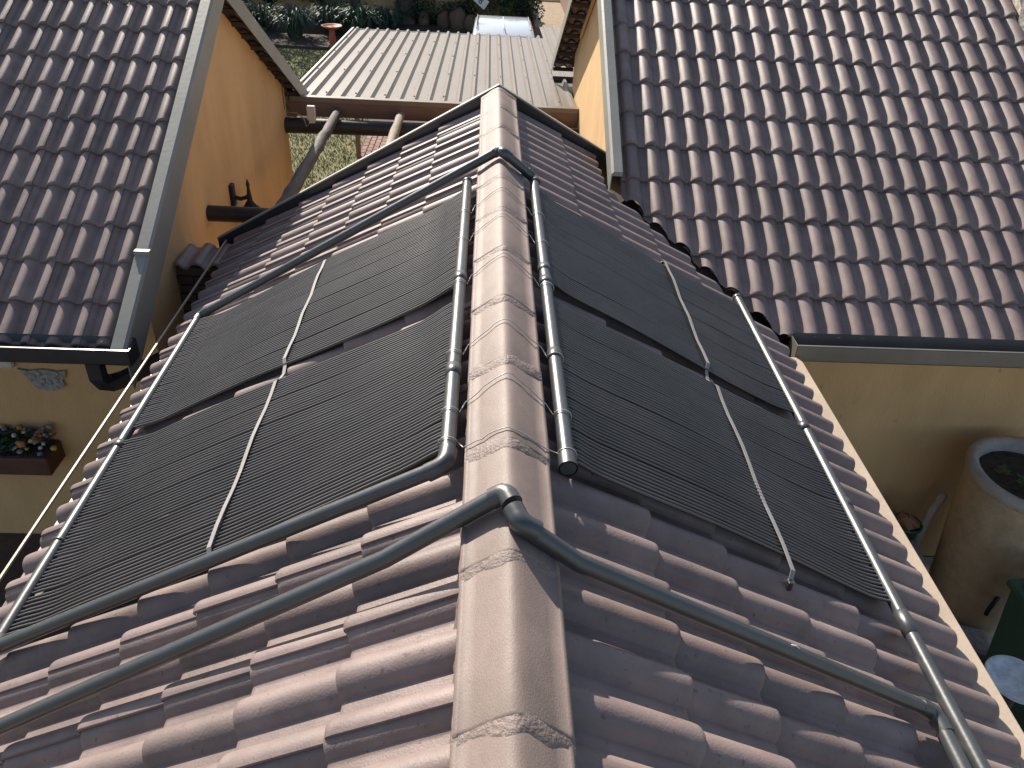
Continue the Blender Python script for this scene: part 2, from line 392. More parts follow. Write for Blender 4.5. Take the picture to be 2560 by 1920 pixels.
for k in range(-3, 11):
    y = J0 + LR_ * (k + 1)
    me = RM; T = Matrix.Translation((random.uniform(-.002, .002), y, random.uniform(-.001, .002))) @ Matrix.Rotation(random.uniform(-.004, .004), 4, 'Z')
    if y > YG - .03:
        me = cut_mesh(RM, T, [((0, YG - .035, 0), (0, -1, 0))]); me.materials.clear(); me.materials.append(MATS['ridge_paint'])
    inst('ridge_tile', me, T, roof_mid)
# rough mortar pointing at each ridge joint
for k in range(-2, 12):
    y = J0 + LR_ * k
    if y > YG - .05: continue
    rj = random.Random(k + 50); mb = MB(); vs = []; nx, ny = 34, 9
    amp = .0055
    for j in range(ny):
        for i in range(nx):
            x = -.123 + .246 * i / (nx - 1); t = j / (ny - 1)
            edge = math.sin(math.pi * t) ** .6
            yy = y + (t - .5) * .085 + .016 * noise.noise(Vector((x * 22, k * 5.3, 0))) + (.018 * abs(x) / .12)
            nzv = noise.noise(Vector((x * 45, yy * 70, k * 3.0))) + .5 * noise.noise(Vector((x * 110, yy * 150, k)))
            thick = noise.noise(Vector((x * 14, k * 9.1, 3)))
            zz = ridge_z(x) + .0045 + edge * (amp * (.35 + .8 * max(-.3, thick)) + .0042 * nzv * (.3 + max(0, thick) * 1.6)) - (1 - edge) * .006
            vs.append((x, yy, zz))
    mb.add(vs, [(j * nx + i, j * nx + i + 1, (j + 1) * nx + i + 1, (j + 1) * nx + i) for j in range(ny - 1) for i in range(nx - 1)], True)
    mb.build('mortar_joint', 'mortar_paint', roof_mid)
# rough mortar bedding under both edges of the ridge tiles
for S_, sg_ in ((SL, -1), (SR, 1)):
    rj = random.Random(31 + sg_); mb = MB(); vs = []; ny = 420
    for j in range(ny):
        y = Y0 + (YG - .05 - Y0) * j / (ny - 1)
        for (x, z) in ((.105, ridge_z(.105) - .02), (.119, ridge_z(.119) - .025), (.122, S_.at(.122 * sg_, 0).z - .025), (.13, S_.at(.13 * sg_, 0).z - .075)):
            vs.append((sg_ * (x + .006 * noise.noise(Vector((y * 40, x * 90, sg_)))), y, z + .006 * noise.noise(Vector((y * 55, x * 60, 4)))))
    mb.add(vs, [(j * 4 + i, j * 4 + i + 1, (j + 1) * 4 + i + 1, (j + 1) * 4 + i) for j in range(ny - 1) for i in range(3)], True)
    mb.build('mortar_bedding', 'mortar_paint', roof_mid)
# gable verge upstand; its near-black colour holds the shade of the inner face
vg = MB()
for S_, xe in ((SL, -2.12), (SR, 1.02)):
    a, b = S_.at(0, YG + .004, 0), S_.at(xe, YG + .004, 0)
    z = Vector((0, 0, 1)); lo, hi = -.16, .042
    vg.prism([a + z * lo, b + z * lo, b + z * hi, a + z * hi], (0, 0, 0), (0, .018, 0))
vg.build('verge_board', 'gutter_dark', mid)
vc = MB()
for S_, xe in ((SL, -2.125), (SR, 1.02)):
    a, b = S_.at(0, YG - .002, 0) + Vector((0, 0, .044)), S_.at(xe, YG - .002, 0) + Vector((0, 0, .044))
    vc.prism([a, b, b + Vector((0, 0, .012)), a + Vector((0, 0, .012))], (0, 0, 0), (0, .035, 0))
vc.build('verge_trim', 'flashing', mid)
# eaves
ez = SR.at(1.785, 0, 0).z
er = MB(); er.box((1.775, Y0, ez - .17), (1.865, 4.08, ez - .062), bev=.006); er.build('fascia', 'cream_metal', mid)
el_ = SL.at(-1.985, 0, 0).z
ef = MB(); ef.box((-1.99, Y0, el_ - .20), (-1.965, YG - .05, el_ - .062)); ef.build('fascia', 'gutter_dark', mid)
eg = MB(); eg.box((-2.053, Y0, el_ - .038), (-2.043, YG - .02, el_ - .026)); eg.build('eave_trim', 'cream_metal', mid)
# valley lining
va, vb = Vector((.80, valley_y(.80), 0)), Vector((1.83, valley_y(1.83), 0))
vm = MB(); w = Vector((-vn.x, -vn.y, 0)) * .16
pts = []
for p in (va, vb):
    zc = SR.at(p.x, p.y).z - .10
    pts.append((Vector((p.x, p.y, zc + .03)) - w, Vector((p.x, p.y, zc - .015)), Vector((p.x, p.y, zc + .03)) + w))
vm.add([*pts[0], *pts[1]], [(0, 1, 4, 3), (1, 2, 5, 4)]); vm.build('valley_gutter', 'membrane', mid)

# ================================================================== SIDE HOUSES
def house(name, label, XV, sgn, xfar, wallx, HF, HB, RY, RZ, YE, YB, yf, yb, cols, ntail, gut):
    """sgn=+1: the gable faces +X (left house); sgn=-1: it faces -X (right house)"""
    h = thing(name, label, 'house', (wallx, RY, GZ))
    eave_z = HF.at(0, YE).z
    top_f = HF.at(0, yf).z - .12; top_b = HB.at(0, yb).z - .12; apex = RZ - .12
    w = MB(); prof = [(wallx, yf, GZ), (wallx, yb, GZ), (wallx, yb, top_b), (wallx, RY, apex), (wallx, yf, top_f)]
    w.prism(prof, (0, 0, 0), (xfar - wallx, 0, 0)); w.build('wall', 'ochre_wall', h)
    r = MB()
    for S_, ye in ((HF, YE + .25), (HB, YB - .25)):
        q = [S_.at(wallx, RY, -.085), S_.at(xfar, RY, -.085), S_.at(xfar, ye, -.085), S_.at(wallx, ye, -.085)]
        r.prism(q, (0, 0, 0), S_.N * -.02)
    r = r.build('roof', 'deck', h)
    g = G / math.hypot(1, TB)
    return h, r, g, eave_z
# ---- left house
lh, lroof, lg, lez = house('left_house', 'ochre house on the left with purple-grey tiled roof and black gutter', -2.20, 1, -7.5, -2.34, HLF, HLB, LHY, LHZ, 4.193, 9.886, 4.84, 9.28, None, 11, None)
lay(HLF, [(0, 4.193 + k * lg) for k in range(12)], [(-2.369 - .3 * k, 0) for k in range(0, 11)], lroof, region=lambda p: p.y < LHY + .05 and p.x > -5.6 + (p.y - 7.2) * .35,
    planes=lambda p: [((-2.228, 0, 0), (-1, 0, 0)), ((0, LHY, 0), (0, -1, 0))])
lay(HLB, [(0, 9.886 - k * lg) for k in range(11)], [(-2.34 - .3 * k, 0) for k in range(0, 2)], lroof, region=lambda p: p.y > LHY, name='rear_roof_tile', planes=lambda p: [((-2.213, 0, 0), (-1, 0, 0)), ((0, LHY, 0), (0, 1, 0))])
rl = MB()
for k in range(9):
    pass
def verge(hs, S_, xo, xi, y0, y1, name, parent, mtl, drop=.20, lift=.035, tip=0.0):
    """folded sheet: flat cap from xi (inside) to xo (outside edge), turned down on the outside"""
    mb = MB(); A = S_.at(0, y0).z; B = S_.at(0, y1).z; s = 1 if xo > xi else -1
    prof = [(xi, lift - .03), (xi, lift), (xo - s * .016, lift), (xo, lift - .018), (xo, lift - drop), (xo - s * .006, lift - drop), (xo - s * .006, lift - .03)]
    def ring(y, z, ex=0): return [Vector((x, y, z + d - (ex if d < 0 and d < lift - .1 else 0))) for x, d in prof]
    mb.add(ring(y0, A, tip) + ring(y1, B), [(i, i + 1, i + 8, i + 7) for i in range(6)] + [tuple(range(7)), tuple(range(7, 14))])
    return mb.build(name, mtl, parent)
vf = verge(lh, HLF, -2.198, -2.287, 4.11, LHY, 'verge_flashing', lh, 'flashing', drop=.22, lift=.05, tip=.06)
cl = MB(); zc = HLF.at(0, 4.73).z
cl.box((-2.292, 4.71, zc + .036), (-2.193, 4.75, zc + .064), bev=.003); cl.build('joint_strip', 'flashing', vf)
verge(lh, HLB, -2.198, -2.287, LHY, 9.896, 'verge_flashing', lh, 'flashing', drop=.19, lift=.05)
eb = MB(); ze = HLB.at(0, 9.896).z; eb.box((-2.287, 9.89, ze - .19), (-2.196, 9.95, ze + .045), bev=.006); eb.build('verge_end_cap', 'flashing', lh)
bw = MB()    # battens under the rear overhang
for k in range(11):
    y = 9.79 - k * lg; p = HLB.at(-2.27, y, -.10); bw = MB(); bw.box((-2.40, p.y - .02, p.z - .02), (-2.215, p.y + .02, p.z + .02)); bw.build('batten', 'deck', lh)
fs = MB(); fs.box((-7.5, 9.76, -1.44), (-2.34, 9.79, -1.26)); fs.build('rear_fascia', 'gutter_dark', lh)
def gutter(parent, x0, x1, yl, zl, depth, hgt, mtl, inner, endcap=True):
    """box gutter: open top, lip at y=yl (towards the camera), back at yl+depth"""
    mb = MB(); prof = [(yl - .004, zl - .006), (yl, zl), (yl + .012, zl), (yl + .012, zl - .012), (yl + .008, zl - .014), (yl + .008, zl - hgt + .014), (yl + .022, zl - hgt + .006), (yl + depth, zl - hgt + .006), (yl + depth, zl + .01), (yl + depth + .004, zl + .01), (yl + depth + .004, zl - hgt), (yl + .016, zl - hgt), (yl - .004, zl - hgt + .02)]
    n = len(prof); vs = [(x0, y, z) for y, z in prof] + [(x1, y, z) for y, z in prof]
    mb.add(vs, [(i, (i + 1) % n, (i + 1) % n + n, i + n) for i in range(n)])
    for x in (x0, x1): mb.box((x - .003, yl + .001, zl - hgt + .001), (x + .003, yl + depth, zl - .002))
    g_ = mb.build('gutter', mtl, parent)
    ib = MB(); ib.add([(x0 + .004, yl + .012, zl - hgt + .012), (x1 - .004, yl + .012, zl - hgt + .012), (x1 - .004, yl + depth - .004, zl - hgt + .012), (x0 + .004, yl + depth - .004, zl - hgt + .012)], [(0, 1, 2, 3)])
    ib.add([(x0 + .004, yl + depth - .006, zl - hgt + .012), (x1 - .004, yl + depth - .006, zl - hgt + .012), (x1 - .004, yl + depth - .006, zl + .02), (x0 + .004, yl + depth - .006, zl + .02)], [(0, 1, 2, 3)])
    ib.build('gutter_sky_tint', inner, g_)  # added sheets inside the gutter, coloured like reflected sky
    return g_
gl_ = gutter(lh, -7.5, -2.18, 4.105, -1.222, .135, .115, 'gutter_dark', 'sky_tint_grey')
fb = MB(); fb.box((-7.5, 4.245, -1.34), (-2.32, 4.27, -1.29)); fb.build('fascia', 'gutter_dark', lh)
so = MB(); so.box((-7.5, 4.271, -1.36), (-2.36, 4.84, -1.345)); so.build('soffit', 'deck', lh)
dp = MB()
def sq(path, w, d): 
    P = [Vector(p) for p in path]
    vs = []; fs = []
    for i, p in enumerate(P):
        t = (P[min(i + 1, len(P) - 1)] - P[max(i - 1, 0)]).normalized(); a = Vector((0, 1, 0)); a = (a - t * a.dot(t)).normalized(); b = t.cross(a)
        vs += [p + a * d + b * w, p - a * d + b * w, p - a * d - b * w, p + a * d - b * w]
    for i in range(len(P) - 1):
        for j in range(4): fs.append((i * 4 + j, i * 4 + (j + 1) % 4, (i + 1) * 4 + (j + 1) % 4, (i + 1) * 4 + j))
    fs += [(3, 2, 1, 0), tuple(range(len(vs) - 4, len(vs)))]
    return vs, fs
dpv = sq([(-2.43, 4.17, -1.33), (-2.43, 4.17, -1.46), (-2.415, 4.185, -1.505), (-2.38, 4.215, -1.53), (-2.32, 4.265, -1.53), (-2.12, 4.44, -1.48), (-1.97, 4.62, -1.45), (-1.90, 4.78, -1.48), (-1.87, 4.80, -1.54), (-1.87, 4.80, -2.6)], .042, .038)
dp.add(*dpv); dp.build('downpipe', 'gutter_dark', lh)

# ---- right house
rh, rroof, rg_, rez = house('right_house', 'ochre house on the right with brown tiled roof and pale verge flashing', .77, -1, 7.6, 1.0, HRF, HRB, RHY, RHZ, 4.207, 11.15, 4.80, 10.45, None, 13, None)
def right_planes(p):
    out = [((.845, 0, 0), (1, 0, 0)), ((0, RHY, 0), (0, -1, 0))]
    if p.x < 2.1: out.append((VC - vn * .045, -vn))
    return out
lay(HRF, [(0, 4.207 + k * rg_) for k in range(13)], [(.93 + .3 * k, 0) for k in range(0, 11)], rroof, region=lambda p: p.y < RHY + .05 and p.x < 4.1, planes=right_planes)
lay(HRB, [(0, 11.15 - k * rg_) for k in range(13)], [(.93 + .3 * k, 0) for k in range(0, 2)], rroof, region=lambda p: p.y > RHY, name='rear_roof_tile', planes=lambda p: [((.79, 0, 0), (1, 0, 0)), ((0, RHY, 0), (0, 1, 0))])
verge(rh, HRF, .77, .845, 5.235, RHY, 'verge_flashing', rh, 'flashing', drop=.19)
verge(rh, HRB, .77, .845, RHY, 11.16, 'verge_flashing', rh, 'flashing', drop=.16)
bw = MB()
for k in range(13):
    y = 11.05 - k * rg_; p = HRB.at(.9, y, -.10); bw = MB(); bw.box((.785, p.y - .02, p.z - .02), (1.05, p.y + .02, p.z + .02)); bw.build('batten', 'deck', rh)
wt = MB()   # flat timber along the gable head
for S_, ya, yb_ in ((HRB, RHY, 9.9),):
    a, b = S_.at(.99, ya, -.17), S_.at(.99, yb_, -.17)
    wt.prism([a, b, b + Vector((0, 0, .06)), a + Vector((0, 0, .06))], (0, 0, 0), (-.02, 0, 0))
wt.build('wall_trim', 'ochre_wall', rh)
gutter(rh, 1.835, 7.6, 4.085, -1.022, .13, .12, 'gutter_olive', 'sky_tint_grey')
gutter(rh, .80, 1.5, 11.18, -1.17, -.02, .1, 'gutter_olive', 'sky_tint_grey')
fb = MB(); fb.box((1.90, 4.226, -1.155), (7.6, 4.25, -1.05)); fb.build('fascia', 'gutter_olive', rh)
so = MB(); so.box((1.45, 4.251, -1.175), (7.6, 4.80, -1.158)); so.build('soffit', 'gutter_olive', rh)
pc = MB(); rj = random.Random(8)     # rough parapet coping at the far verge
vs = []; ny = 40
for j in range(ny):
    y = 4.25 + (RHY - 4.25) * j / (ny - 1); z = HRF.at(0, y).z
    for i, x in enumerate((4.08, 4.09, 4.14, 4.2, 4.32, 4.34)):
        vs.append((x + (rj.uniform(-.03, .03) if i < 3 else 0) + (RHY - y) * .03, y, z + (-.06 if i in (0, 5) else .045 + rj.uniform(-.012, .012))))
pc.add(vs, [(j * 6 + i, j * 6 + i + 1, (j + 1) * 6 + i + 1, (j + 1) * 6 + i) for j in range(ny - 1) for i in range(5)])
pc.build('parapet_coping', 'lichen_stone', rh)

# ---- tile-capped garden wall between left house and middle wing
cw = thing('capped_wall', 'low dark brick wall topped with roof tiles between left house and middle roof', 'wall', (-2.15, 5.35, GZ))
cb = MB(); cb.box((-2.33, 5.42, GZ), (-1.62, 5.58, -1.29)); core = cb.build('wall_core', 'dark_brick', cw)
bk = MB().box((-.108, -.012, -.032), (.108, .012, .032), bev=.004).mesh('brick'); bk.materials.append(MATS['dark_brick'])
for r_ in range(9):
    for i in range(4):
        inst('brick', bk, Matrix.Translation((-2.22 + i * .226 - (.11 if r_ % 2 else 0), 5.412, -1.335 - r_ * .075)), core)
for i in range(2):
    T = Matrix.Translation((-2.17 + .3 * i, 5.36, -1.30)) @ Slope((0, 0, 0), (0, -1, -.06)).R.to_4x4()
    inst('coping_tile', TILE, T, cw)

# ================================================================== SOLAR MATS AND PIPES
PR = 0.0245
def strip_mat(S_, xi, xo, ya, yb, name, label, seed, sag=0.0, skew=(0, 0)):
    t_ = thing(name, label, 'solar panel', tuple(S_.at((xi + xo) / 2, (ya + yb) / 2)), 'solar heating mats on the middle roof')
    rj = random.Random(seed); nst = 6; per = 9; wid = (yb - ya); pitch = wid / (nst * per + (nst - 1) * .22)
    nseg = 30; y = ya
    for k in range(nst):
        edge_paths = []; mb = MB(); ph = seed * 1.9 + .35 * k; am = rj.uniform(.006, .009); dy0 = rj.uniform(-.0015, .0015); tw = rj.uniform(-1, 1)
        for j in range(per):
            yc = y + (j + .5) * pitch; path = []
            jit = rj.uniform(-.0009, .0009); phj = rj.uniform(-.15, .15); r0 = .0057
            for i in range(nseg + 1):
                t = i / nseg; x = xi + (xo - xi) * t
                win = min(1, t / .10, (1 - t) / .10); win = win * win * (3 - 2 * win)
                lat = win * (am * math.sin(5.2 * t + ph + phj * .3) + dy0 + jit + .0022 * tw * (j - 4) / 4 * math.sin(3 * t))
                lift = (1 - win) * .020
                wav = win * (.0035 * math.sin(9.4 * t + .25 * k + seed) + .004 * noise.noise(Vector((x * 3, yc * 3, seed))))
                wig = (1 - win) * .002 * math.sin(j * 2.1 + k)
                sk_ = (yc - ya) / (yb - ya); path.append(S_.at(x, yc + t * (skew[0] * (1 - sk_) + skew[1] * sk_) + lat + wig, .012 + lift + wav + sag * win))
            mb.tube(path, r0, 6, caps=False)
            if j in (0, per - 1): edge_paths.append(path)
        so_ = mb.build('tube_strip', 'rubber', t_)
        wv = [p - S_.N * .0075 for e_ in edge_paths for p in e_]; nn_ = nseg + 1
        MB().add(wv, [(i, i + 1, nn_ + i + 1, nn_ + i) for i in range(nseg)], True).build('web', 'rubber_gap_shade', so_)
        y += per * pitch + .22 * pitch
    return t_
XLI, XLO, XRI, XRO = -.158, -1.745, .165, 1.445
strip_mat(SL, XLI, XLO, 1.885, 2.83, 'solar_panel', 'nearer black tube mat on the sunlit left slope, above the elbow pipe', 1, skew=(0, .19))
strip_mat(SL, XLI, XLO, 2.97, 4.06, 'solar_panel', 'farther black tube mat on the left slope, next to the upper cross pipe', 2, skew=(.14, .12))
strip_mat(SR, XRI, XRO, 1.85, 2.88, 'solar_panel', 'nearer black tube mat on the shaded right slope, beside the open pipe end', 3, .012, skew=(.07, .11))
strip_mat(SR, XRI, XRO, 3.04, 4.12, 'solar_panel', 'farther black tube mat on the right slope, towards the valley', 4, .006, skew=(.05, .07))

def pipe(mbpath, parent, name='pipe', r=PR, m='pvc', n=18):
    mb = MB(); mb.tube(mbpath, r, n); return mb.build(name, m, parent)
def collar(a, d, parent, r=PR + .003, ln=.05, name='coupling'):
    a = Vector(a); d = Vector(d).normalized() * ln / 2
    mb = MB(); mb.tube([a - d, a - d * .96, a + d * .96, a + d], [PR, r, r, PR], 18); return mb.build(name, 'pvc', parent)
def elbow(p0, p1, p2, parent, r=.034, pr=PR + .0035, ext=.03):
    A = arc(p0, p1, p2, r, 8); a = (A[0] - A[1]).normalized(); b = (A[-1] - A[-2]).normalized()
    mb = MB(); mb.tube([A[0] + a * ext] + A + [A[-1] + b * ext], pr, 18); return mb.build('elbow', 'pvc', parent)
N_ = .034
def lp(x, y, n=N_): return SL.at(x, y, n)
def rp(x, y, n=N_): return SR.at(x, y, n)
# 1 left inner header with its feed along the near edge of the mat, joined to the outer header
p1 = thing('header_pipe', 'grey pipe beside the ridge that elbows down the left slope below the nearer mat', 'pipe', tuple(lp(XLI, 3)))
cI, cO = lp(XLI, 1.805), lp(XLO, 1.845, .034)
pipe([lp(XLI, 4.16), lp(XLI, 1.84)], p1, 'pipe'); elbow(lp(XLI, 3), cI, cO, p1)
pipe([cI + (cO - cI) * .025, cO], p1, 'pipe')
collar(lp(XLI, 4.15), (0, 1, 0), p1, ln=.045, name='end_cap')
for y in (3.01, 2.30): collar(lp(XLI, y), (0, 1, 0), p1, ln=.06)
# 2 left outer header + upper cross pipe + right inner header
p2 = thing('cross_pipe', 'grey pipe running up the left eave, over the ridge and down beside the right mats', 'pipe', tuple(lp(XLO, 3)))
cT = lp(XLO, 4.235); rdg = Vector((-.012, 4.215, .045)); rd2 = Vector((.03, 4.195, .03)); cR = rp(XRI - .005, 4.20, .05); rEnd = rp(XRI, 1.80)
pipe([lp(XLO, 1.80), lp(XLO, 4.215)], p2); elbow(lp(XLO, 3), cT, rdg, p2)
pipe([cT + (rdg - cT) * .02, rdg], p2); elbow(cT, rdg, Vector((.012, 4.12, .055)), p2, r=.022, ext=.015)
rdg2 = Vector((.012, 4.165, .05))
elbow(rdg, rdg2, cR, p2, r=.02, ext=.025)
pipe([rdg2, cR], p2); elbow(rdg2, cR, rp(XRI, 3), p2, r=.03, ext=.025)
pipe([cR + Vector((0, -.02, 0)), rp(XRI, 4.05), rEnd], p2)
collar(lp(XLO, 1.85), (0, 1, 0), p2, ln=.09, name='tee')
collar(lp(XLO, 2.985), (0, 1, 0), p2, ln=.05)
for y in (2.36,): collar(lp(XLO, y), (0, 1, 0), p2, ln=.012)
for y in (3.0, 3.12, 2.42): collar(rp(XRI, y), (0, 1, 0), p2, ln=.055)
mb = MB(); mb.tube([rp(XRI, 1.86), rp(XRI, 1.80)], PR + .005, 18, caps=False); mb.build('open_socket', 'pvc', p2)
mb = MB(); mb.tube([rp(XRI, 1.81), rp(XRI, 1.803)], PR + .001, 18); mb.build('socket_mouth', 'black_plastic', p2)
# 3 lower cross pipe over the ridge
p3 = thing('cross_pipe', 'thick grey pipe crossing the ridge in the foreground and bending down the right eave', 'pipe', (0, 1.45, 0))
l0, l1 = lp(-2.0, 1.415, .036), lp(-.30, 1.50, .045); c1 = Vector((-.012, 1.515, .047)); c2 = Vector((.022, 1.415, .035)); r1 = rp(1.325, 1.445, .036); r0_ = rp(.15, 1.41, .05)
pipe([l0, l1, c1], p3); elbow(l1, c1, c2, p3, r=.026, ext=.02); elbow(c1, c2, r1, p3, r=.026, ext=.03)
pipe([c2, r0_, r1], p3); dn = rp(1.325, -.3, .036)
elbow(r0_, r1, dn, p3, r=.032, ext=.035); pipe([r1 + Vector((0, -.03, 0)), dn], p3)
# 4 right outer header
p4 = thing('header_pipe', 'shiny grey pipe along the right eave at the foot of both right mats', 'pipe', tuple(rp(XRO, 3)))
pipe([rp(XRO + .015, 4.31), rp(XRO, 3.0), rp(XRO - .02, 1.85), rp(XRO - .03, -.35)], p4)
collar(rp(XRO + .015, 4.30), (0, 1, 0), p4, ln=.03, name='end_cap')
collar(rp(XRO - .02, 1.83), (0, 1, 0), p4, ln=.10)
for y in (2.985, 2.45): collar(rp(XRO - .005, y), (0, 1, 0), p4, ln=.05)
# wires on pipes / over the ridge
def wire(path, name, label, r=.0019, grp=None, m='wire'):
    mb = MB(); mb.tube(path, r, 5); return tag(mb.build(name, m), label, 'wire', grp)
def ring_pts(S_, x, y, n=N_, r=PR + .006, a0=0, a1=6.28):
    c = S_.at(x, y, n); e = Vector((1 if x > 0 else -1, 0, 0)); e = (e - S_.N * e.dot(S_.N)).normalized()
    return [c + (e * math.cos(a) + S_.N * math.sin(a)) * r for a in [a0 + (a1 - a0) * i / 12 for i in range(13)]]
wl_ = ['topmost tie wire over the ridge, nearest the upper cross pipe', 'second tie wire over the ridge, counted from the upper cross pipe', 'third tie wire over the ridge, counted from the upper cross pipe',
       'fourth tie wire over the ridge, counted from the upper cross pipe', 'fifth tie wire over the ridge, next above the knotted one', 'knotted tie wire over the ridge, nearest the foreground pipe']
for i, (y, lb) in enumerate(zip((3.754, 3.426, 3.003, 2.459, 2.114, 1.83), wl_)):
    rj = random.Random(i); dyw = .06 if y > 2 else 0.0; L_ = ring_pts(SL, XLI, y - dyw + (.07 if y < 2 else 0), a0=-1.2, a1=3.4); R_ = ring_pts(SR, XRI, y - dyw + (.03 if y < 2 else 0), a0=3.4, a1=-1.2)
    top = []
    for q in range(15):
        x = -.128 + .256 * q / 14
        top.append(Vector((x, y - dyw * .8 * (abs(x) / .12) ** 1.3 + rj.uniform(-.004, .004), ridge_z(max(-.122, min(.122, x))) + .0115 + rj.uniform(0, .003))))
    wire(L_ + top + R_, 'tie_wire', lb, grp='tie wires over the ridge')
wire(ring_pts(SR, .79, 1.43, .042, PR + .003, 0, 6.3), 'tie_wire', 'white wire ring round the foreground pipe on the right slope', .003, m='white_plastic')
# straps
def strap(S_, x, pts, name, label):
    t_ = MB(); vs = []; w_ = .008
    for (y, n) in pts: vs += [S_.at(x - w_, y, n), S_.at(x + w_, y, n), S_.at(x + w_, y, n - .002), S_.at(x - w_, y, n - .002)]
    k = len(pts); fs = []
    for i in range(k - 1):
        for j in range(4): fs.append((i * 4 + j, i * 4 + (j + 1) % 4, (i + 1) * 4 + (j + 1) % 4, (i + 1) * 4 + j))
    t_.add(vs, fs); th = thing(name, label, 'strap', tuple(S_.at(x, 3)), 'hold-down straps over the mats')
    t_.build('strap_band', 'strap_grey', th)
    for (y, n) in (pts[0], pts[-1]):
        p = S_.at(x, y, n); hk = MB(); hk.box((p.x - .008, p.y - .012, p.z - .03), (p.x + .008, p.y + .012, p.z + .006), bev=.003); hk.build('hook', 'black_plastic', th)
def spts(a, b, c_, d, up): 
    out = [(a, .005)] + [(a + .03 + (b - a - .06) * i / 10, up + .004 * math.sin(i * 1.3)) for i in range(11)] + [(b + .01, .01), ((b + c_) / 2, .001), (c_ - .01, .01)]
    return out + [(c_ + .03 + (d - c_ - .06) * i / 10, up + .004 * math.sin(i * 1.7 + 1)) for i in range(11)] + [(d, .008)]
strap(SL, -.952, spts(1.88, 2.93, 3.05, 4.15, .026), 'hold_down_strap', 'thin grey strap running across both left mats')
strap(SR, .956, spts(1.80, 2.95, 3.07, 4.22, .034), 'hold_down_strap', 'thin grey strap running across both right mats')

# ================================================================== CARPORT
cpz0, cpz1, cpy0, cpy1 = -1.165, -1.365, 9.50, 14.75
def cz(y): return cpz0 + (cpz1 - cpz0) * (y - cpy0) / (cpy1 - cpy0)
car = thing('carport', 'beige ribbed metal carport roof beyond the middle roof', 'carport', (-.6, 12, GZ))
ribp = .1715; rb = [(-.0858, 0), (-.040, 0), (-.015, .044), (.015, .044), (.040, 0), (.0858, 0)]
x = -2.30; cnt = 0
me_rib = None
xs_ = -2.30
for sheet, nr in enumerate((4, 4, 4, 4, 3, 3)):
    mb = MB(); vs = []
    for r_ in range(nr):
        for (dx, dz) in (rb if r_ == nr - 1 else rb[:-1]): vs.append((dx + r_ * ribp, dz))
    n = len(vs); y1 = cpy1 if sheet < 5 else cpy1 + 1.3
    x0 = xs_; xs_ += nr * ribp
    V = [(x0 + a, cpy0, cz(cpy0) + b + sheet * .0015) for a, b in vs] + [(x0 + a, y1, cz(y1) + b + sheet * .0015) for a, b in vs]
    mb.add(V, [(i, i + 1, i + n + 1, i + n) for i in range(n - 1)]); mb.build('roof_sheet', 'sheet_metal', car)
tr = MB(); tr.prism([(-2.40, cpy0 - .01, cz(cpy0) + .03), (-2.355, cpy0 - .01, cz(cpy0) + .045), (-2.345, cpy0 - .01, cz(cpy0) - .08), (-2.36, cpy0 - .01, cz(cpy0) - .08)], (0, 0, 0), (0, cpy1 - cpy0, cpz1 - cpz0)); tr.build('edge_flashing', 'sheet_metal', car)
fe = MB(); fe.box((-2.33, cpy0 - .05, cpz0 + .0465), (.995, cpy0 + .035, cpz0 + .051)); fe.box((-2.33, cpy0 - .05, cpz0 - .004), (.995, cpy0 - .046, cpz0 + .046)); fe.build('front_flashing', 'sheet_metal', car)
fa = MB(); fa.box((-2.33, cpy0 - .045, cpz0 - .17), (.995, cpy0 - .015, cpz0 - .006), bev=.004); fa.build('fascia', 'brown_steel', car)
ba = MB(); ba.box((-2.36, cpy1 + .01, cpz1 - .05), (.42, cpy1 + .09, cpz1 + .004)); ba.build('rear_gutter', 'gutter_dark', car)
for (px, py) in ((-2.36, 14.45), (.9, 14.45)):
    mb = MB(); mb.box((px - .04, py - .04, GZ), (px + .04, py + .04, cz(py) - .02), bev=.005); mb.build('post', 'brown_steel', car)
for py in (10.4, 12.4, 14.3):
    mb = MB(); mb.box((-2.33, py - .025, cz(py) - .08), (.98, py + .025, cz(py) - .006)); mb.build('purlin', 'brown_steel', car)
scm = MB().lathe([(.012, 0), (.012, .003), (.006, .004), (.006, .010), (.001, .011)], (0, 0, 0), 8).mesh('roof_screw'); scm.materials.append(MATS['gutter_dark'])
for py in (9.75, 11.1, 12.4, 13.6, 14.55):
    for i in range(0, 19, 2):
        inst('roof_screw', scm, Matrix.Translation((-2.30 + i * ribp + .0858 * 0, py + random.uniform(-.03, .03), cz(py) + .048)), car)
# pergola beams and poles
bp = MB(); bp.tube([(-2.37, 9.20, -1.37), (-1.2, 9.25, -1.38), (.99, 9.33, -1.40)], [.088, .082, .085], 14); tag(bp.build('pergola_beam', 'black_beam'), 'long black round beam under the near edge of the carport', 'beam')
bp = MB(); bp.tube([(-2.36, 6.29, -1.245), (-1.7, 6.29, -1.25), (1.0, 6.30, -1.27)], [.066, .064, .062], 14); tag(bp.build('pergola_beam', 'black_beam'), 'black round beam stub from the left house wall below the lantern', 'beam')
def pole(pts, rr, m, label):
    mb = MB(); P = []
    rj = random.Random(len(label)); R_ = []
    for i in range(22):
        t = i / 21; a = Vector(pts[0]).lerp(Vector(pts[1]), t); P.append(a + Vector((rj.uniform(-.006, .006), 0, rj.uniform(-.006, .006)))); R_.append(rr * (1 + rj.uniform(-.06, .06)) * (1 - .15 * t))
    mb.tube(P, R_, 12); tag(mb.build('pergola_pole', m), label, 'pole', 'rustic pergola poles')
pole([(-1.80, 6.1, -1.285), (-1.79, 9.47, -1.27)], .062, 'gum_pole_dark', 'long dark weathered pole rising over the lawn to the carport edge')
pole([(-1.07, 6.1, -1.285), (-1.065, 9.47, -1.27)], .060, 'gum_pole_pale', 'pale tan weathered pole right of the dark one, above the brick paving')
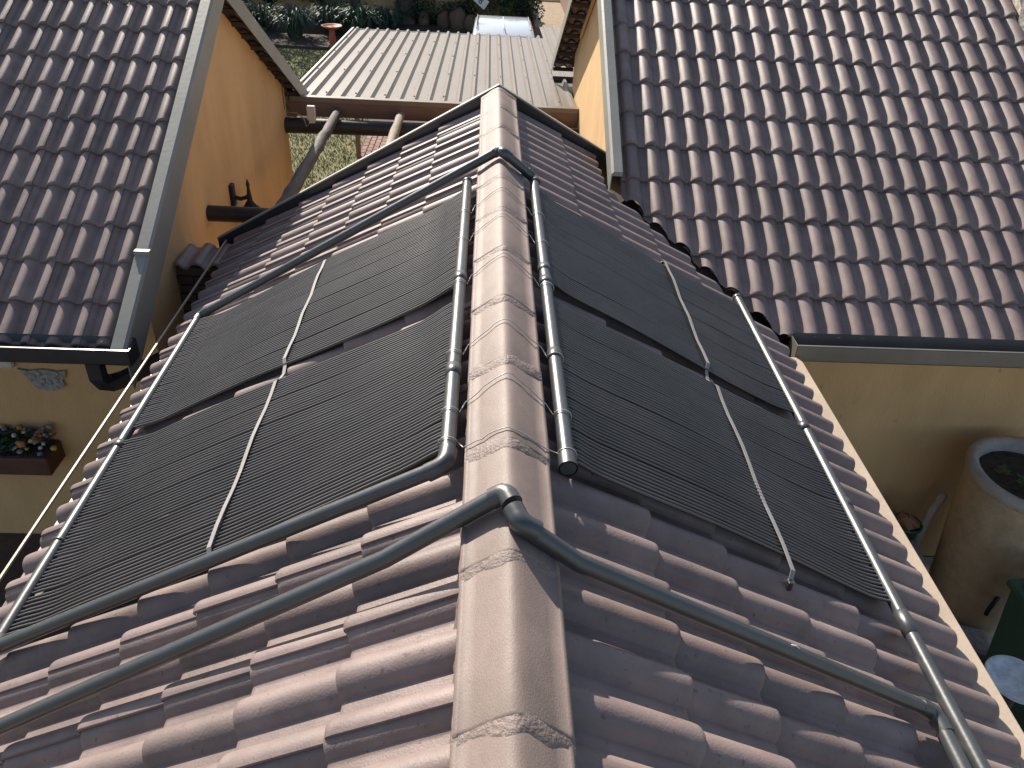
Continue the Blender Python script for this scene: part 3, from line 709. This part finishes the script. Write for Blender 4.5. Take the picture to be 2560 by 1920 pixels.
pole([(.72, 6.1, -1.285), (.72, 9.46, -1.27)], .060, 'gum_pole_pale', 'short pale pole end showing right of the ridge by the right house')
sn = thing('sensor_box', 'small white security sensor box on the black carport beam', 'sensor', (-2.05, 9.22, -1.3))
mb = MB(); mb.box((-2.065, 9.06, -1.27), (-1.97, 9.11, -1.11), bev=.012); mb.build('case', 'white_plastic', sn)
mb = MB(); mb.box((-2.05, 9.065, -1.30), (-1.985, 9.105, -1.268), bev=.006); mb.build('lens', 'white_plastic', sn)
wire([(-2.04, 9.08, -1.30), (-2.08, 9.08, -1.34), (-2.11, 9.08, -1.24), (-2.18, 9.09, -1.20), (-2.32, 9.12, -1.20)], 'sensor_cable', 'thin pale cable trailing left from the white sensor box', .004)
wire([(-2.335, 9.20, -.86), (-2.334, 9.19, -1.03), (-2.335, 9.2, -1.2)], 'wall_cable', 'thin brown cable hanging at the far corner of the left house wall', .005, m='brown_steel')
# wall lantern on left gable wall
ln = thing('wall_lantern', 'black coach lantern on a bracket on the left house gable wall', 'lamp', (-2.34, 6.93, -1.33))
LX, LY, LZ = -2.34, 6.93, -1.33
mb = MB(); mb.box((LX - .002, LY - .05, LZ - .10), (LX + .034, LY + .035, LZ + .10), bev=.008); mb.build('back_plate', 'lantern_black', ln)
mb = MB(); mb.tube([(LX + .02, LY, LZ - .02), (LX + .08, LY, LZ - .035), (LX + .13, LY, LZ - .02), (LX + .16, LY, LZ + .0)], .019, 8); mb.tube([(LX + .16, LY, LZ + .15), (LX + .16, LY, LZ + .10), (LX + .16, LY, LZ + .08), (LX + .16, LY, LZ - .04)], [.004, .018, .012, .026], 10); mb.build('bracket', 'lantern_black', ln)
mb = MB(); mb.lathe([(.010, .0), (.035, -.03), (.06, -.07), (.10, -.10), (.125, -.135), (.115, -.14)], (LX + .16, LY, LZ - .03), 6, False); mb.build('hood', 'lantern_black', ln)
mb = MB(); mb.lathe([(.09, -.14), (.055, -.29), (.06, -.295), (.02, -.32), (0.001, -.34)], (LX + .16, LY, LZ - .03), 6, False); mb.build('glass_cage', 'lantern_glass', ln)

# ================================================================== GARDEN
def leafset(mb, c, rx, ry, rz, n, size, seed, hollow=.35):
    rj = random.Random(seed)
    clumps = [(Vector((rj.uniform(-1, 1), rj.uniform(-1, 1), rj.uniform(-1, 1))), rj.uniform(.25, .5)) for _ in range(26)]
    clumps = [(p.normalized() * rj.uniform(.45, .9), r) for p, r in clumps]
    for _ in range(n):
        p, r = rj.choice(clumps); d = Vector((rj.gauss(0, 1), rj.gauss(0, 1), rj.gauss(0, 1))).normalized() * r * rj.uniform(.5, 1) ** .5
        q = p + d; x, y, z = c[0] + q.x * rx, c[1] + q.y * ry, c[2] + q.z * rz
        a = Vector((rj.uniform(-1, 1), rj.uniform(-1, 1), rj.uniform(-.6, .6))).normalized(); b = a.cross(Vector((rj.uniform(-1, 1), rj.uniform(-1, 1), 1)).normalized()).normalized()
        s_ = size * rj.uniform(.6, 1.3); P = Vector((x, y, z)); k = len(mb.v)
        mb.v += [tuple(P - a * s_), tuple(P + b * s_ * .45), tuple(P + a * s_), tuple(P - b * s_ * .45)]; mb.f.append((k, k + 1, k + 2, k + 3)); mb.sm.append(False)
def rawbuild(mb, name, m, parent=None):
    me = bpy.data.meshes.new(name); me.from_pydata(mb.v, [], mb.f); me.materials.append(MATS[m]); o = bpy.data.objects.new(name, me); COL.objects.link(o)
    if parent: o.parent = parent; o.matrix_parent_inverse = parent.matrix_world.inverted()
    return o
# boundary wall with piers
bwl = thing('boundary_wall', 'shaded ochre garden boundary wall behind the planted bed', 'wall', (-4, 28.2, GZ))
mb = MB(); mb.box((-20, 28.2, GZ), (1.35, 28.45, GZ + 2.3)); mb.build('wall_face', 'ochre_wall', bwl)
mb = MB(); mb.box((-20, 28.14, GZ + 2.3), (1.4, 28.5, GZ + 2.4), bev=.02); mb.build('coping', 'concrete', bwl)
for px in (-1.2, 1.2):
    mb = MB(); mb.box((px - .2, 28.12, GZ), (px + .2, 28.53, GZ + 2.5), bev=.02); mb.build('pier', 'ochre_wall', bwl)
# agapanthus clumps
def agap(x, y, hgt, wid, n, seed, label):
    t_ = thing('agapanthus_clump', label, 'plant', (x, y, GZ), 'strappy plants in the shaded bed'); rj = random.Random(seed); mb = MB()
    for i in range(n):
        a = rj.uniform(0, 6.28); L_ = rj.uniform(.6, 1) * wid; hh = hgt * rj.uniform(.6, 1.1); bx, by = x + rj.uniform(-.16, .16), y + rj.uniform(-.12, .12)
        dr = Vector((math.cos(a), math.sin(a), 0)); sd_ = Vector((-dr.y, dr.x, 0)); vs = []
        for q in range(6):
            t = q / 5; rr_ = L_ * t; z = GZ + hh * (math.sin(min(1, t * 1.25) * math.pi * .5)) - max(0, t - .55) ** 1.6 * hh * rj.uniform(1.0, 1.9)
            w_ = .018 * (1 - t ** 3) + .002; p = Vector((bx, by, z)) + dr * rr_
            vs += [p - sd_ * w_, p + sd_ * w_]
        mb.add(vs, [(2 * q, 2 * q + 1, 2 * q + 3, 2 * q + 2) for q in range(5)], True)
    rawbuild(mb, 'leaves', 'agapanthus', t_)
    mb = MB(); mb.blob((x, y, GZ + .05), .18, seed, .3, (1, 1, .6), 1); mb.build('crown_base', 'agapanthus', t_)
al = ['large strappy clump at the left end of the bed, behind the left house eave', 'arching strappy clump left of the red birdbath, front row', 'strappy clump directly behind the red birdbath', 'tall strappy clump behind the birdbath, against the wall',
      'strappy clump right of the birdbath, front row', 'strappy clump between the birdbath and the big tree trunk', 'small strappy clump at the foot of the big tree trunk', 'strappy clump far left by the spiky plant']
for i, (x, y, hh, wd, n) in enumerate([(-6.6, 25.3, .75, .85, 150), (-5.55, 24.6, .85, .85, 190), (-4.65, 25.4, .8, .8, 170), (-4.75, 26.7, .7, .75, 160), (-3.85, 25.2, .85, .85, 180), (-3.3, 26.0, .7, .75, 170), (-3.0, 26.9, .5, .55, 110), (-7.6, 26.2, .9, .9, 150)]):
    agap(x, y, hh, wd, n, i + 11, al[i])
sp_ = thing('spiky_plant', 'dark spiky plant against the wall at the left of the bed', 'plant', (-6.9, 27.6, GZ)); mb = MB(); rj = random.Random(5)
for i in range(70):
    a = rj.uniform(0, 6.28); el = rj.uniform(.25, 1.35); d = Vector((math.cos(a) * math.cos(el), math.sin(a) * math.cos(el), math.sin(el))); s_ = Vector((-math.sin(a), math.cos(a), 0)) * .022
    p = Vector((-6.9, 27.6, GZ + .3)); L_ = rj.uniform(.8, 1.5); mb.add([p - s_, p + s_, p + d * L_ * .6 + s_ * .8, p + d * L_, p + d * L_ * .6 - s_ * .8], [(0, 1, 2, 3, 4)])
rawbuild(mb, 'leaves', 'dark_leaf', sp_); mb = MB(); mb.tube([(-6.9, 27.6, GZ), (-6.9, 27.6, GZ + .35)], .07, 8); mb.build('stem', 'bark', sp_)
# trees
def tree(x, y, r, hgt, cr, label, seed, leafm='dark_leaf', n=5200):
    t_ = thing('garden_tree', label, 'tree', (x, y, GZ), 'trees along the boundary wall'); rj = random.Random(seed); mb = MB(); P = []; R_ = []
    for i in range(14):
        t = i / 13; P.append((x + .12 * math.sin(3 * t + seed) * t, y + .1 * math.sin(2 * t) * t, GZ - .05 + hgt * t)); R_.append(r * (1.35 - .6 * t if i else 1.7) * (1 + rj.uniform(-.05, .05)))
    mb.tube(P, R_, 14)
    top = Vector(P[-1])
    for q in range(6):
        a = q * 1.05 + rj.uniform(-.3, .3); e = top + Vector((math.cos(a) * cr * .7, math.sin(a) * cr * .7, rj.uniform(.5, 1.4)))
        b0 = Vector(P[-3 + q % 2]); mb.tube([b0, b0.lerp(e, .5) + Vector((0, 0, .25)), e], [r * .55, r * .33, r * .1], 8)
    mb.build('trunk', 'bark', t_)
    lf = MB(); leafset(lf, (top.x, top.y, top.z + .9), cr, cr, 1.5, n, .075, seed); rawbuild(lf, 'crown', leafm, t_)
tree(-2.68, 27.6, .24, 3.2, 2.3, 'thick-trunked tree right of the birdbath, behind the carport roof', 3)
tree(-4.25, 27.75, .13, 2.9, 1.9, 'slim-trunked tree behind the birdbath, close to the wall', 4)
tree(-8.6, 27.2, .18, 3.0, 2.4, 'tree at the left end of the bed mostly hidden by the left house', 6)
def shrub(x, y, z, rx, ry, rz, n, size, m, label, seed, name='shrub', grp='bushes along the boundary wall'):
    t_ = thing(name, label, 'shrub', (x, y, GZ), grp); lf = MB(); leafset(lf, (x, y, z), rx, ry, rz, n, size, seed); rawbuild(lf, 'foliage', m, t_)
    mb = MB(); rj = random.Random(seed)
    for q in range(4): mb.tube([(x, y, GZ), (x + rj.uniform(-.1, .1), y, (GZ + z) / 2), (x + rj.uniform(-rx, rx) * .5, y + rj.uniform(-ry, ry) * .5, z)], [.035, .025, .01], 6)
    mb.build('stem', 'bark', t_)
shrub(-5.3, 27.6, GZ + 1.15, .9, .5, .7, 3800, .055, 'dark_leaf', 'leafy dark shrub against the wall behind the birdbath', 21)
shrub(-.75, 27.5, GZ + 1.3, .55, .6, 1.2, 3000, .055, 'dark_leaf', 'dark bush behind the parked car, left of the bright bush', 22)
shrub(.35, 27.2, GZ + 1.5, 1.0, .8, 1.35, 6500, .055, 'shrub_leaf', 'bright green bush right behind the parked car', 23)
shrub(1.15, 26.8, GZ + 1.0, .55, .6, 1.0, 3000, .055, 'dark_leaf', 'dark green bush between the parked car and the driveway', 24)
shrub(-1.9, 27.6, GZ + .4, 1.3, .5, .45, 3600, .045, 'dark_leaf', 'low dark ground bush behind the rocks', 25)
# rocks
for i, (x, y, r_, lb) in enumerate([(-1.45, 27.2, .28, 'pale rock at the left of the rock group behind the carport'), (-1.0, 27.0, .36, 'tallest reddish rock of the group beside the parked car'), (-.62, 26.9, .26, 'small reddish rock nearest the parked car'), (-2.1, 27.4, .24, 'dark rock farthest left of the group, near the tree foot')]):
    mb = MB(); mb.blob((x, y, GZ + r_ * .6), r_, i, .35, (.8, .8, 1.15)); tag(mb.build('garden_rock', 'rock'), lb, 'rock', 'rocks in the bed')
# bird bath
bb = thing('bird_bath', 'red terracotta birdbath on a pedestal at the edge of the lawn', 'birdbath', (-4.3, 23.45, GZ))
mb = MB(); mb.lathe([(.001, .02), (.15, .02), (.17, .0)], (-4.3, 23.45, GZ + .02), 24); mb.lathe([(.15, 0), (.14, .05), (.10, .08), (.085, .12), (.10, .18), (.085, .30), (.075, .42), (.09, .47)], (-4.3, 23.45, GZ + .02), 24); mb.build('pedestal', 'terracotta', bb)
mb = MB(); mb.lathe([(.08, 0), (.18, .025), (.265, .07), (.28, .10), (.268, .105), (.24, .075), (.12, .05), (.001, .045)], (-4.3, 23.45, GZ + .48), 28); mb.build('bowl', 'terracotta', bb)
# parked car
pcx, pf, pb_ = .27, 21.4, 17.2
cr = thing('parked_car', 'pale silver-white van parked beyond the carport, roof and rear window showing', 'car', (pcx, 19.3, GZ))
def loft(secs, n):
    vs = [p for s_ in secs for p in s_]; k = len(secs[0])
    return vs, [(i * k + j, i * k + (j + 1) % k, (i + 1) * k + (j + 1) % k, (i + 1) * k + j) for i in range(len(secs) - 1) for j in range(k)] + [tuple(range(k)), tuple(range((len(secs) - 1) * k, len(secs) * k))]
def rrect(y, hw, z0, z1, rc):
    P = []
    for (sx, sz, a0) in ((1, 1, 0), (-1, 1, 90), (-1, -1, 180), (1, -1, 270)):
        for q in range(5):
            a = rad(a0 + q * 22.5); P.append(Vector((pcx + sx * (hw - rc) + rc * math.cos(a), y, (z1 - rc if sz > 0 else z0 + rc) + rc * math.sin(a))))
    return P
bz = GZ + .22
secs = [rrect(y, hw, bz, GZ + zt, .09) for y, hw, zt in ((17.15, .66, .70), (17.25, .78, .82), (18.0, .83, .95), (19.5, .84, .98), (20.8, .83, .98), (21.25, .80, .95), (21.38, .72, .80))]
mb = MB(); v_, f_ = loft(secs, 0); mb.add(v_, f_, True); mb.build('body', 'car_paint', cr)
secs = [rrect(y, hw, GZ + .85, GZ + zt, .10) for y, hw, zt in ((18.05, .70, 1.05), (18.55, .70, 1.33), (18.85, .69, 1.46), (19.6, .67, 1.52), (20.4, .66, 1.51), (20.75, .64, 1.47), (21.05, .68, 1.18), (21.2, .70, 1.06))]
mb = MB(); v_, f_ = loft(secs, 0); mb.add(v_, f_, True); mb.build('cabin', 'car_paint', cr)
mb = MB(); 
for yy in (18.9, 19.6, 20.3): pass
mb.box((pcx - .012, 18.9, GZ + 1.515), (pcx + .012, 20.35, GZ + 1.527)); mb.build('roof_seam', 'car_paint', cr)
for sx in (-1, 1):
    mb = MB(); mb.tube([(pcx + sx * .60, 18.95, GZ + 1.50), (pcx + sx * .60, 19.1, GZ + 1.545), (pcx + sx * .585, 20.3, GZ + 1.545), (pcx + sx * .585, 20.45, GZ + 1.50)], .014, 8); mb.build('roof_rail', 'black_plastic', cr)
    for ya, yb2 in ((18.75, 19.55), (19.62, 20.4)):
        mb = MB(); mb.add([(pcx + sx * .712, ya, GZ + 1.02), (pcx + sx * .712, yb2, GZ + 1.02), (pcx + sx * .685, yb2 - .05, GZ + 1.38), (pcx + sx * .685, ya + .12, GZ + 1.36)], [(0, 1, 2, 3)]); mb.build('side_window', 'car_glass', cr)
    for wy in (17.95, 20.6):
        mb = MB(); T = Matrix.Translation((pcx + sx * .76, wy, GZ + .31)) @ Matrix.Rotation(math.pi / 2, 4, 'Y')
        mb.lathe([(.20, -.09), (.28, -.095), (.305, -.06), (.305, .06), (.28, .095), (.20, .09)], (0, 0, 0), 20); mb.v = [tuple(T @ Vector(v)) for v in mb.v]; wo = mb.build('tyre', 'tyre', cr)
        mb = MB(); mb.lathe([(.20, .085), (.17, .06), (.05, .07), (.001, .075)], (0, 0, 0), 20); mb.lathe([(.20, -.085), (.17, -.06), (.05, -.07), (.001, -.075)], (0, 0, 0), 20); mb.v = [tuple(T @ Vector(v)) for v in mb.v]; mb.build('rim', 'rim_metal', wo)
    mb = MB(); mb.box((pcx + sx * .63 - .08, 17.14, GZ + .66), (pcx + sx * .63 + .08, 17.2, GZ + .76), bev=.015); mb.build('tail_light', 'red_lens', cr)
    mb = MB(); mb.box((pcx + sx * .87 - .07, 18.35, GZ + 1.0), (pcx + sx * .87 + .07, 18.45, GZ + 1.12), bev=.03); mb.build('mirror', 'black_plastic', cr)
for (ya, za, yb2, zb) in ((18.16, 1.12, 18.72, 1.40), (20.86, 1.42, 21.12, 1.13)):
    mb = MB(); o_ = .012; mb.add([(pcx - .60, ya, GZ + za + o_), (pcx + .60, ya, GZ + za + o_), (pcx + .56, yb2, GZ + zb + o_), (pcx - .56, yb2, GZ + zb + o_)], [(0, 1, 2, 3)]); mb.build('windscreen', 'car_glass', cr)
# small tilted number plaque hanging in the bush
sg = thing('number_plaque', 'pale tilted plaque with a dark figure eight hanging among the bushes', 'sign', (-.3, 25.5, GZ + 1.1))
T = Matrix.Translation((-.30, 25.6, GZ + 1.05)) @ Matrix.Rotation(rad(38), 4, 'Y') @ Matrix.Rotation(rad(-35), 4, 'X')
mb = MB(); mb.box((-.21, -.012, -.15), (.21, .012, .15), T, .006); mb.build('board', 'white_plastic', sg)
for dz in (-.045, .045):
    mb = MB(); mb.tube([T @ Vector((.04 * math.cos(a), -.018, dz + .042 * math.sin(a))) for a in [i * 6.2832 / 16 for i in range(17)]], .011, 6); mb.build('figure_ring', 'black_plastic', sg)
mb = MB(); mb.tube([(-.30, 25.62, GZ + 1.1), (-.42, 25.9, GZ + .5), (-.5, 26.0, GZ)], .012, 6); mb.build('stake', 'bark', sg)
# gate pier and kerb by the drive
gp = MB(); gp.box((1.28, 25.2, GZ), (1.50, 29.4, GZ + .5), bev=.02); tag(gp.build('drive_wall', 'brown_steel'), 'low brown wall along the left side of the sunlit driveway', 'wall')
kb = MB(); kb.box((1.6, 33.2, GZ), (4.6, 33.5, GZ + .14), bev=.02); tag(kb.build('drive_kerb', 'white_plastic'), 'white painted kerb across the far end of the driveway', 'kerb')
gt = MB(); gt.box((2.62, 26, GZ), (2.8, 40, GZ + 2.2)); tag(gt.build('drive_screen', 'brown_steel'), 'tall dark screen wall on the right side of the driveway', 'wall')

# ================================================================== LEFT YARD WALL DETAILS
YW = 4.84
pq = thing('wall_plaque', 'ornate pewter-grey wall plaque under the left house gutter', 'ornament', (-3.178, YW, -1.941))
mb = MB(); out = [(-.17, .085), (-.10, .07), (0, .085), (.10, .07), (.165, .08), (.15, .03), (.12, 0), (.13, -.05), (.08, -.085), (0, -.10), (-.06, -.085), (-.10, -.04), (-.12, .02)]
mb.prism([(-3.178 + a, YW - .001, -1.941 + b) for a, b in out], (0, 0, 0), (0, -.022, 0)); mb.build('plate', 'pewter', pq)
rj = random.Random(2)
for i in range(18):
    mb = MB(); mb.blob((-3.178 + rj.uniform(-.1, .1), YW - .024, -1.941 + rj.uniform(-.06, .06)), rj.uniform(.012, .022), i, .2, (1, .5, 1), 1); mb.build('relief_boss', 'pewter', pq)
wb = MB(); wb.box((-3.53, YW - .05, -1.845), (-3.355, YW + .001, -1.72), bev=.025); tag(wb.build('wall_bracket_box', 'white_plastic'), 'small white box on the wall left of the pewter plaque', 'box')
pl = thing('flower_box', 'long red-brown wall planter box filled with mixed flowers', 'planter', (-3.5, YW - .1, -2.65))
mb = MB(); mb.box((-4.1, YW - .24, -2.66), (-3.22, YW - .002, -2.50), bev=.012); mb.build('trough', 'timber_box', pl)
mb = MB(); mb.box((-4.08, YW - .22, -2.51), (-3.24, YW - .02, -2.495)); mb.build('potting_soil', 'soil', pl)
rj = random.Random(9); lf = MB(); leafset(lf, (-3.66, YW - .13, -2.44), .46, .13, .09, 1500, .03, 4); rawbuild(lf, 'leaves', 'dark_leaf', pl)
fl = ['flower_orange', 'flower_violet', 'flower_yellow', 'flower_white', 'flower_mauve']
for i in range(95):
    mb = MB(); mb.blob((rj.uniform(-4.08, -3.19), YW - rj.uniform(.03, .23), -2.43 + rj.uniform(-.04, .09)), rj.uniform(.016, .03), i, .5, (1, 1, .7), 1); mb.build('flower', rj.choice(fl), pl)

# ================================================================== RIGHT YARD
pt = thing('tall_planter', 'tall tapered stucco planter with soil and seedlings by the right house wall', 'planter', (3.85, 4.22, GZ))
PC = (3.86, 4.24, GZ)
mb = MB(); mb.lathe([(.30, 0), (.315, .1), (.36, .6), (.405, 1.05), (.43, 1.33)], PC, 40); mb.build('body', 'stucco_pot', pt)
mb = MB(); mb.lathe([(.43, 1.33), (.44, 1.345), (.445, 1.38), (.435, 1.41), (.40, 1.415), (.365, 1.40), (.355, 1.30)], PC, 40); mb.build('rim', 'pot_rim', pt)
mb = MB(); vs = []; 
for i in range(8):
    for j in range(24):
        a = j * math.pi / 12; r_ = .36 * i / 7; vs.append((PC[0] + r_ * math.cos(a), PC[1] + r_ * math.sin(a), PC[2] + 1.32 + .02 * noise.noise(Vector((r_ * math.cos(a) * 14, r_ * math.sin(a) * 14, 0)))))
mb.add(vs, [(i * 24 + j, i * 24 + (j + 1) % 24, (i + 1) * 24 + (j + 1) % 24, (i + 1) * 24 + j) for i in range(7) for j in range(24)], True); mb.build('potting_soil', 'soil', pt)
rj = random.Random(4)
for (sx, sy_) in ((-.13, -.07), (-.02, -.16), (.1, -.1), (-.2, .05)):
    lf = MB()
    for i in range(14):
        a = rj.uniform(0, 6.28); p = Vector((PC[0] + sx + .05 * math.cos(a) * rj.random(), PC[1] + sy_ + .05 * math.sin(a) * rj.random(), PC[2] + 1.37 + rj.uniform(0, .05)))
        d = Vector((math.cos(a), math.sin(a), .2)) * .025; s_ = Vector((-math.sin(a), math.cos(a), 0)) * .016; lf.add([p - d, p + s_, p + d, p - s_], [(0, 1, 2, 3)])
    rawbuild(lf, 'seedling', 'shrub_leaf', pt)
hs = MB(); hs.tube([(3.56, 4.60, -2.62), (3.50, 4.57, -2.78), (3.45, 4.52, -2.95), (3.42, 4.46, -3.15), (3.42, 4.44, -3.4)], .033, 10); tag(hs.build('waste_pipe', 'pot_rim'), 'curved pale waste pipe between planter and house wall', 'pipe')
pn = thing('plinth', 'low pale plastered plinth with a dark slatted grid under the house wall', 'plinth', (3.2, 4.5, GZ))
mb = MB(); mb.box((2.85, 4.12, GZ), (3.36, 4.78, -2.96), bev=.03); mb.build('block', 'plaster_yellow', pn)
mb = MB(); mb.box((2.87, 4.14, -2.962), (3.35, 4.765, -2.945), bev=.01); top = mb.build('top_slab', 'concrete', pn)
for i in range(15):
    mb = MB(); mb.box((2.88, 4.2 + i * .037, -2.943), (3.22, 4.222 + i * .037, -2.925)); mb.build('slat', 'dark_grid', pn)
gpot = thing('plant_pot', 'green plastic pot holding broken bricks on the slatted plinth', 'pot', (3.27, 4.42, -2.925))
mb = MB(); mb.lathe([(.075, 0), (.10, .13), (.112, .13), (.112, .15), (.10, .15), (.085, .04), (.001, .04)], (3.25, 4.44, -2.925), 24); mb.build('body', 'pot_green', gpot)
for i, (dx, dy) in enumerate(((-.02, -.02), (.035, .0), (.0, .04))):
    mb = MB(); T = Matrix.Translation((3.25 + dx, 4.44 + dy, -2.78)) @ Matrix.Rotation(.6 * i + .4, 4, 'Z') @ Matrix.Rotation(.5, 4, 'X'); mb.box((-.03, -.055, -.03), (.03, .055, .03), T, .008)
    tag(mb.build('brick_chunk', 'brick_chunk'), ['reddish brick chunk at the near side of the green pot', 'orange brick chunk at the right of the green pot', 'brown brick chunk at the back of the green pot'][i], 'brick', 'brick chunks in the green pot')
mb = MB(); mb.blob((3.12, 4.33, -2.895), .09, 3, .15, (.62, 1.2, .3)); tag(mb.build('flat_stone', 'brick_chunk'), 'flat oval brown stone lying on the slats beside the green pot', 'stone')
# wheelie bin
wbn = thing('wheelie_bin', 'dark green wheeled rubbish bin in the right yard', 'bin', (3.75, 3.25, GZ))
T = Matrix.Translation((3.80, 3.30, GZ)) @ Matrix.Rotation(rad(8), 4, 'Z')
def frust(mb, a, b, z0, z1, T):
    vs = [T @ Vector((sx * p[0], sy_ * p[1], z)) for p, z in ((a, z0), (b, z1)) for sx, sy_ in ((-1, -1), (1, -1), (1, 1), (-1, 1))]
    mb.add(vs, [(0, 3, 2, 1), (4, 5, 6, 7), (0, 1, 5, 4), (1, 2, 6, 5), (2, 3, 7, 6), (3, 0, 4, 7)])
mb = MB(); frust(mb, (.22, .22), (.28, .30), .06, .98, T); mb.build('body', 'bin_green', wbn)
mb = MB(); mb.box((-.31, -.34, .985), (.31, .34, 1.04), T, .02); mb.box((-.25, -.26, 1.03), (.25, .28, 1.075), T, .03); mb.build('lid', 'bin_green', wbn)
for sx in (-1, 1):
    mb = MB(); T2 = T @ Matrix.Translation((sx * .24, .24, .1)) @ Matrix.Rotation(math.pi / 2, 4, 'Y'); mb.lathe([(.03, -.025), (.1, -.03), (.1, .03), (.03, .025)], (0, 0, 0), 18); mb.v = [tuple(T2 @ Vector(v)) for v in mb.v]; mb.build('wheel', 'tyre', wbn)
# dish on stand
ds = thing('water_dish', 'pale worn round dish on a dark stand at the right edge', 'dish', (3.14, 2.84, GZ))
DC = (3.13, 2.86, -2.56)
mb = MB(); mb.lathe([(.001, .0), (.10, .004), (.16, .02), (.175, .035), (.17, .04), (.15, .025), (.09, .012), (.001, .01)], DC, 32); mb.build('bowl', 'dish_white', ds)
mb = MB(); mb.lathe([(.11, GZ - DC[2]), (.10, GZ - DC[2] + .05), (.05, -.5), (.05, -.1), (.09, 0)], DC, 16); mb.build('stand', 'black_plastic', ds)
lf = MB(); leafset(lf, (DC[0] + .12, DC[1] + .02, DC[2] + .035), .035, .05, .012, 60, .018, 3); rawbuild(lf, 'fallen_leaves', 'dark_leaf', ds)
tp = thing('garden_tap', 'pale brass garden tap on a dark upright beside the bin', 'tap', (3.25, 3.05, GZ))
mb = MB(); mb.tube([(3.33, 3.10, GZ), (3.33, 3.10, -2.72)], .03, 10); mb.build('upright', 'black_plastic', tp)
mb = MB(); mb.tube([(3.33, 3.10, -2.75), (3.27, 3.04, -2.72), (3.24, 3.01, -2.73), (3.235, 3.0, -2.79)], [.018, .018, .016, .014], 10); mb.tube([(3.27, 3.04, -2.72), (3.27, 3.04, -2.67)], .012, 8); mb.build('spout', 'brass', tp)
mb = MB(); mb.box((3.24, 3.03, -2.675), (3.30, 3.05, -2.66), bev=.004); mb.build('handle', 'brass', tp)
dt = thing('drain_tray', 'grey tray with a small dark tap above it at the planter foot', 'tray', (3.62, 3.85, GZ))
T = Matrix.Translation((3.62, 3.82, GZ + .16)) @ Matrix.Rotation(rad(-20), 4, 'Z')
mb = MB(); mb.box((-.16, -.13, -.15), (.16, .13, .0), T, .03); mb.build('basin', 'concrete', dt)
mb = MB(); mb.box((-.12, -.09, .0), (.12, .09, .004), T); mb.build('water_pan', 'pewter', dt)
mb = MB(); q = T @ Vector((.05, .03, 0)); mb.tube([(q.x + .12, q.y + .1, q.z + .34), (q.x + .03, q.y + .02, q.z + .34), (q.x, q.y, q.z + .30), (q.x, q.y, q.z + .24)], .016, 8); mb.build('spout', 'lantern_black', dt)
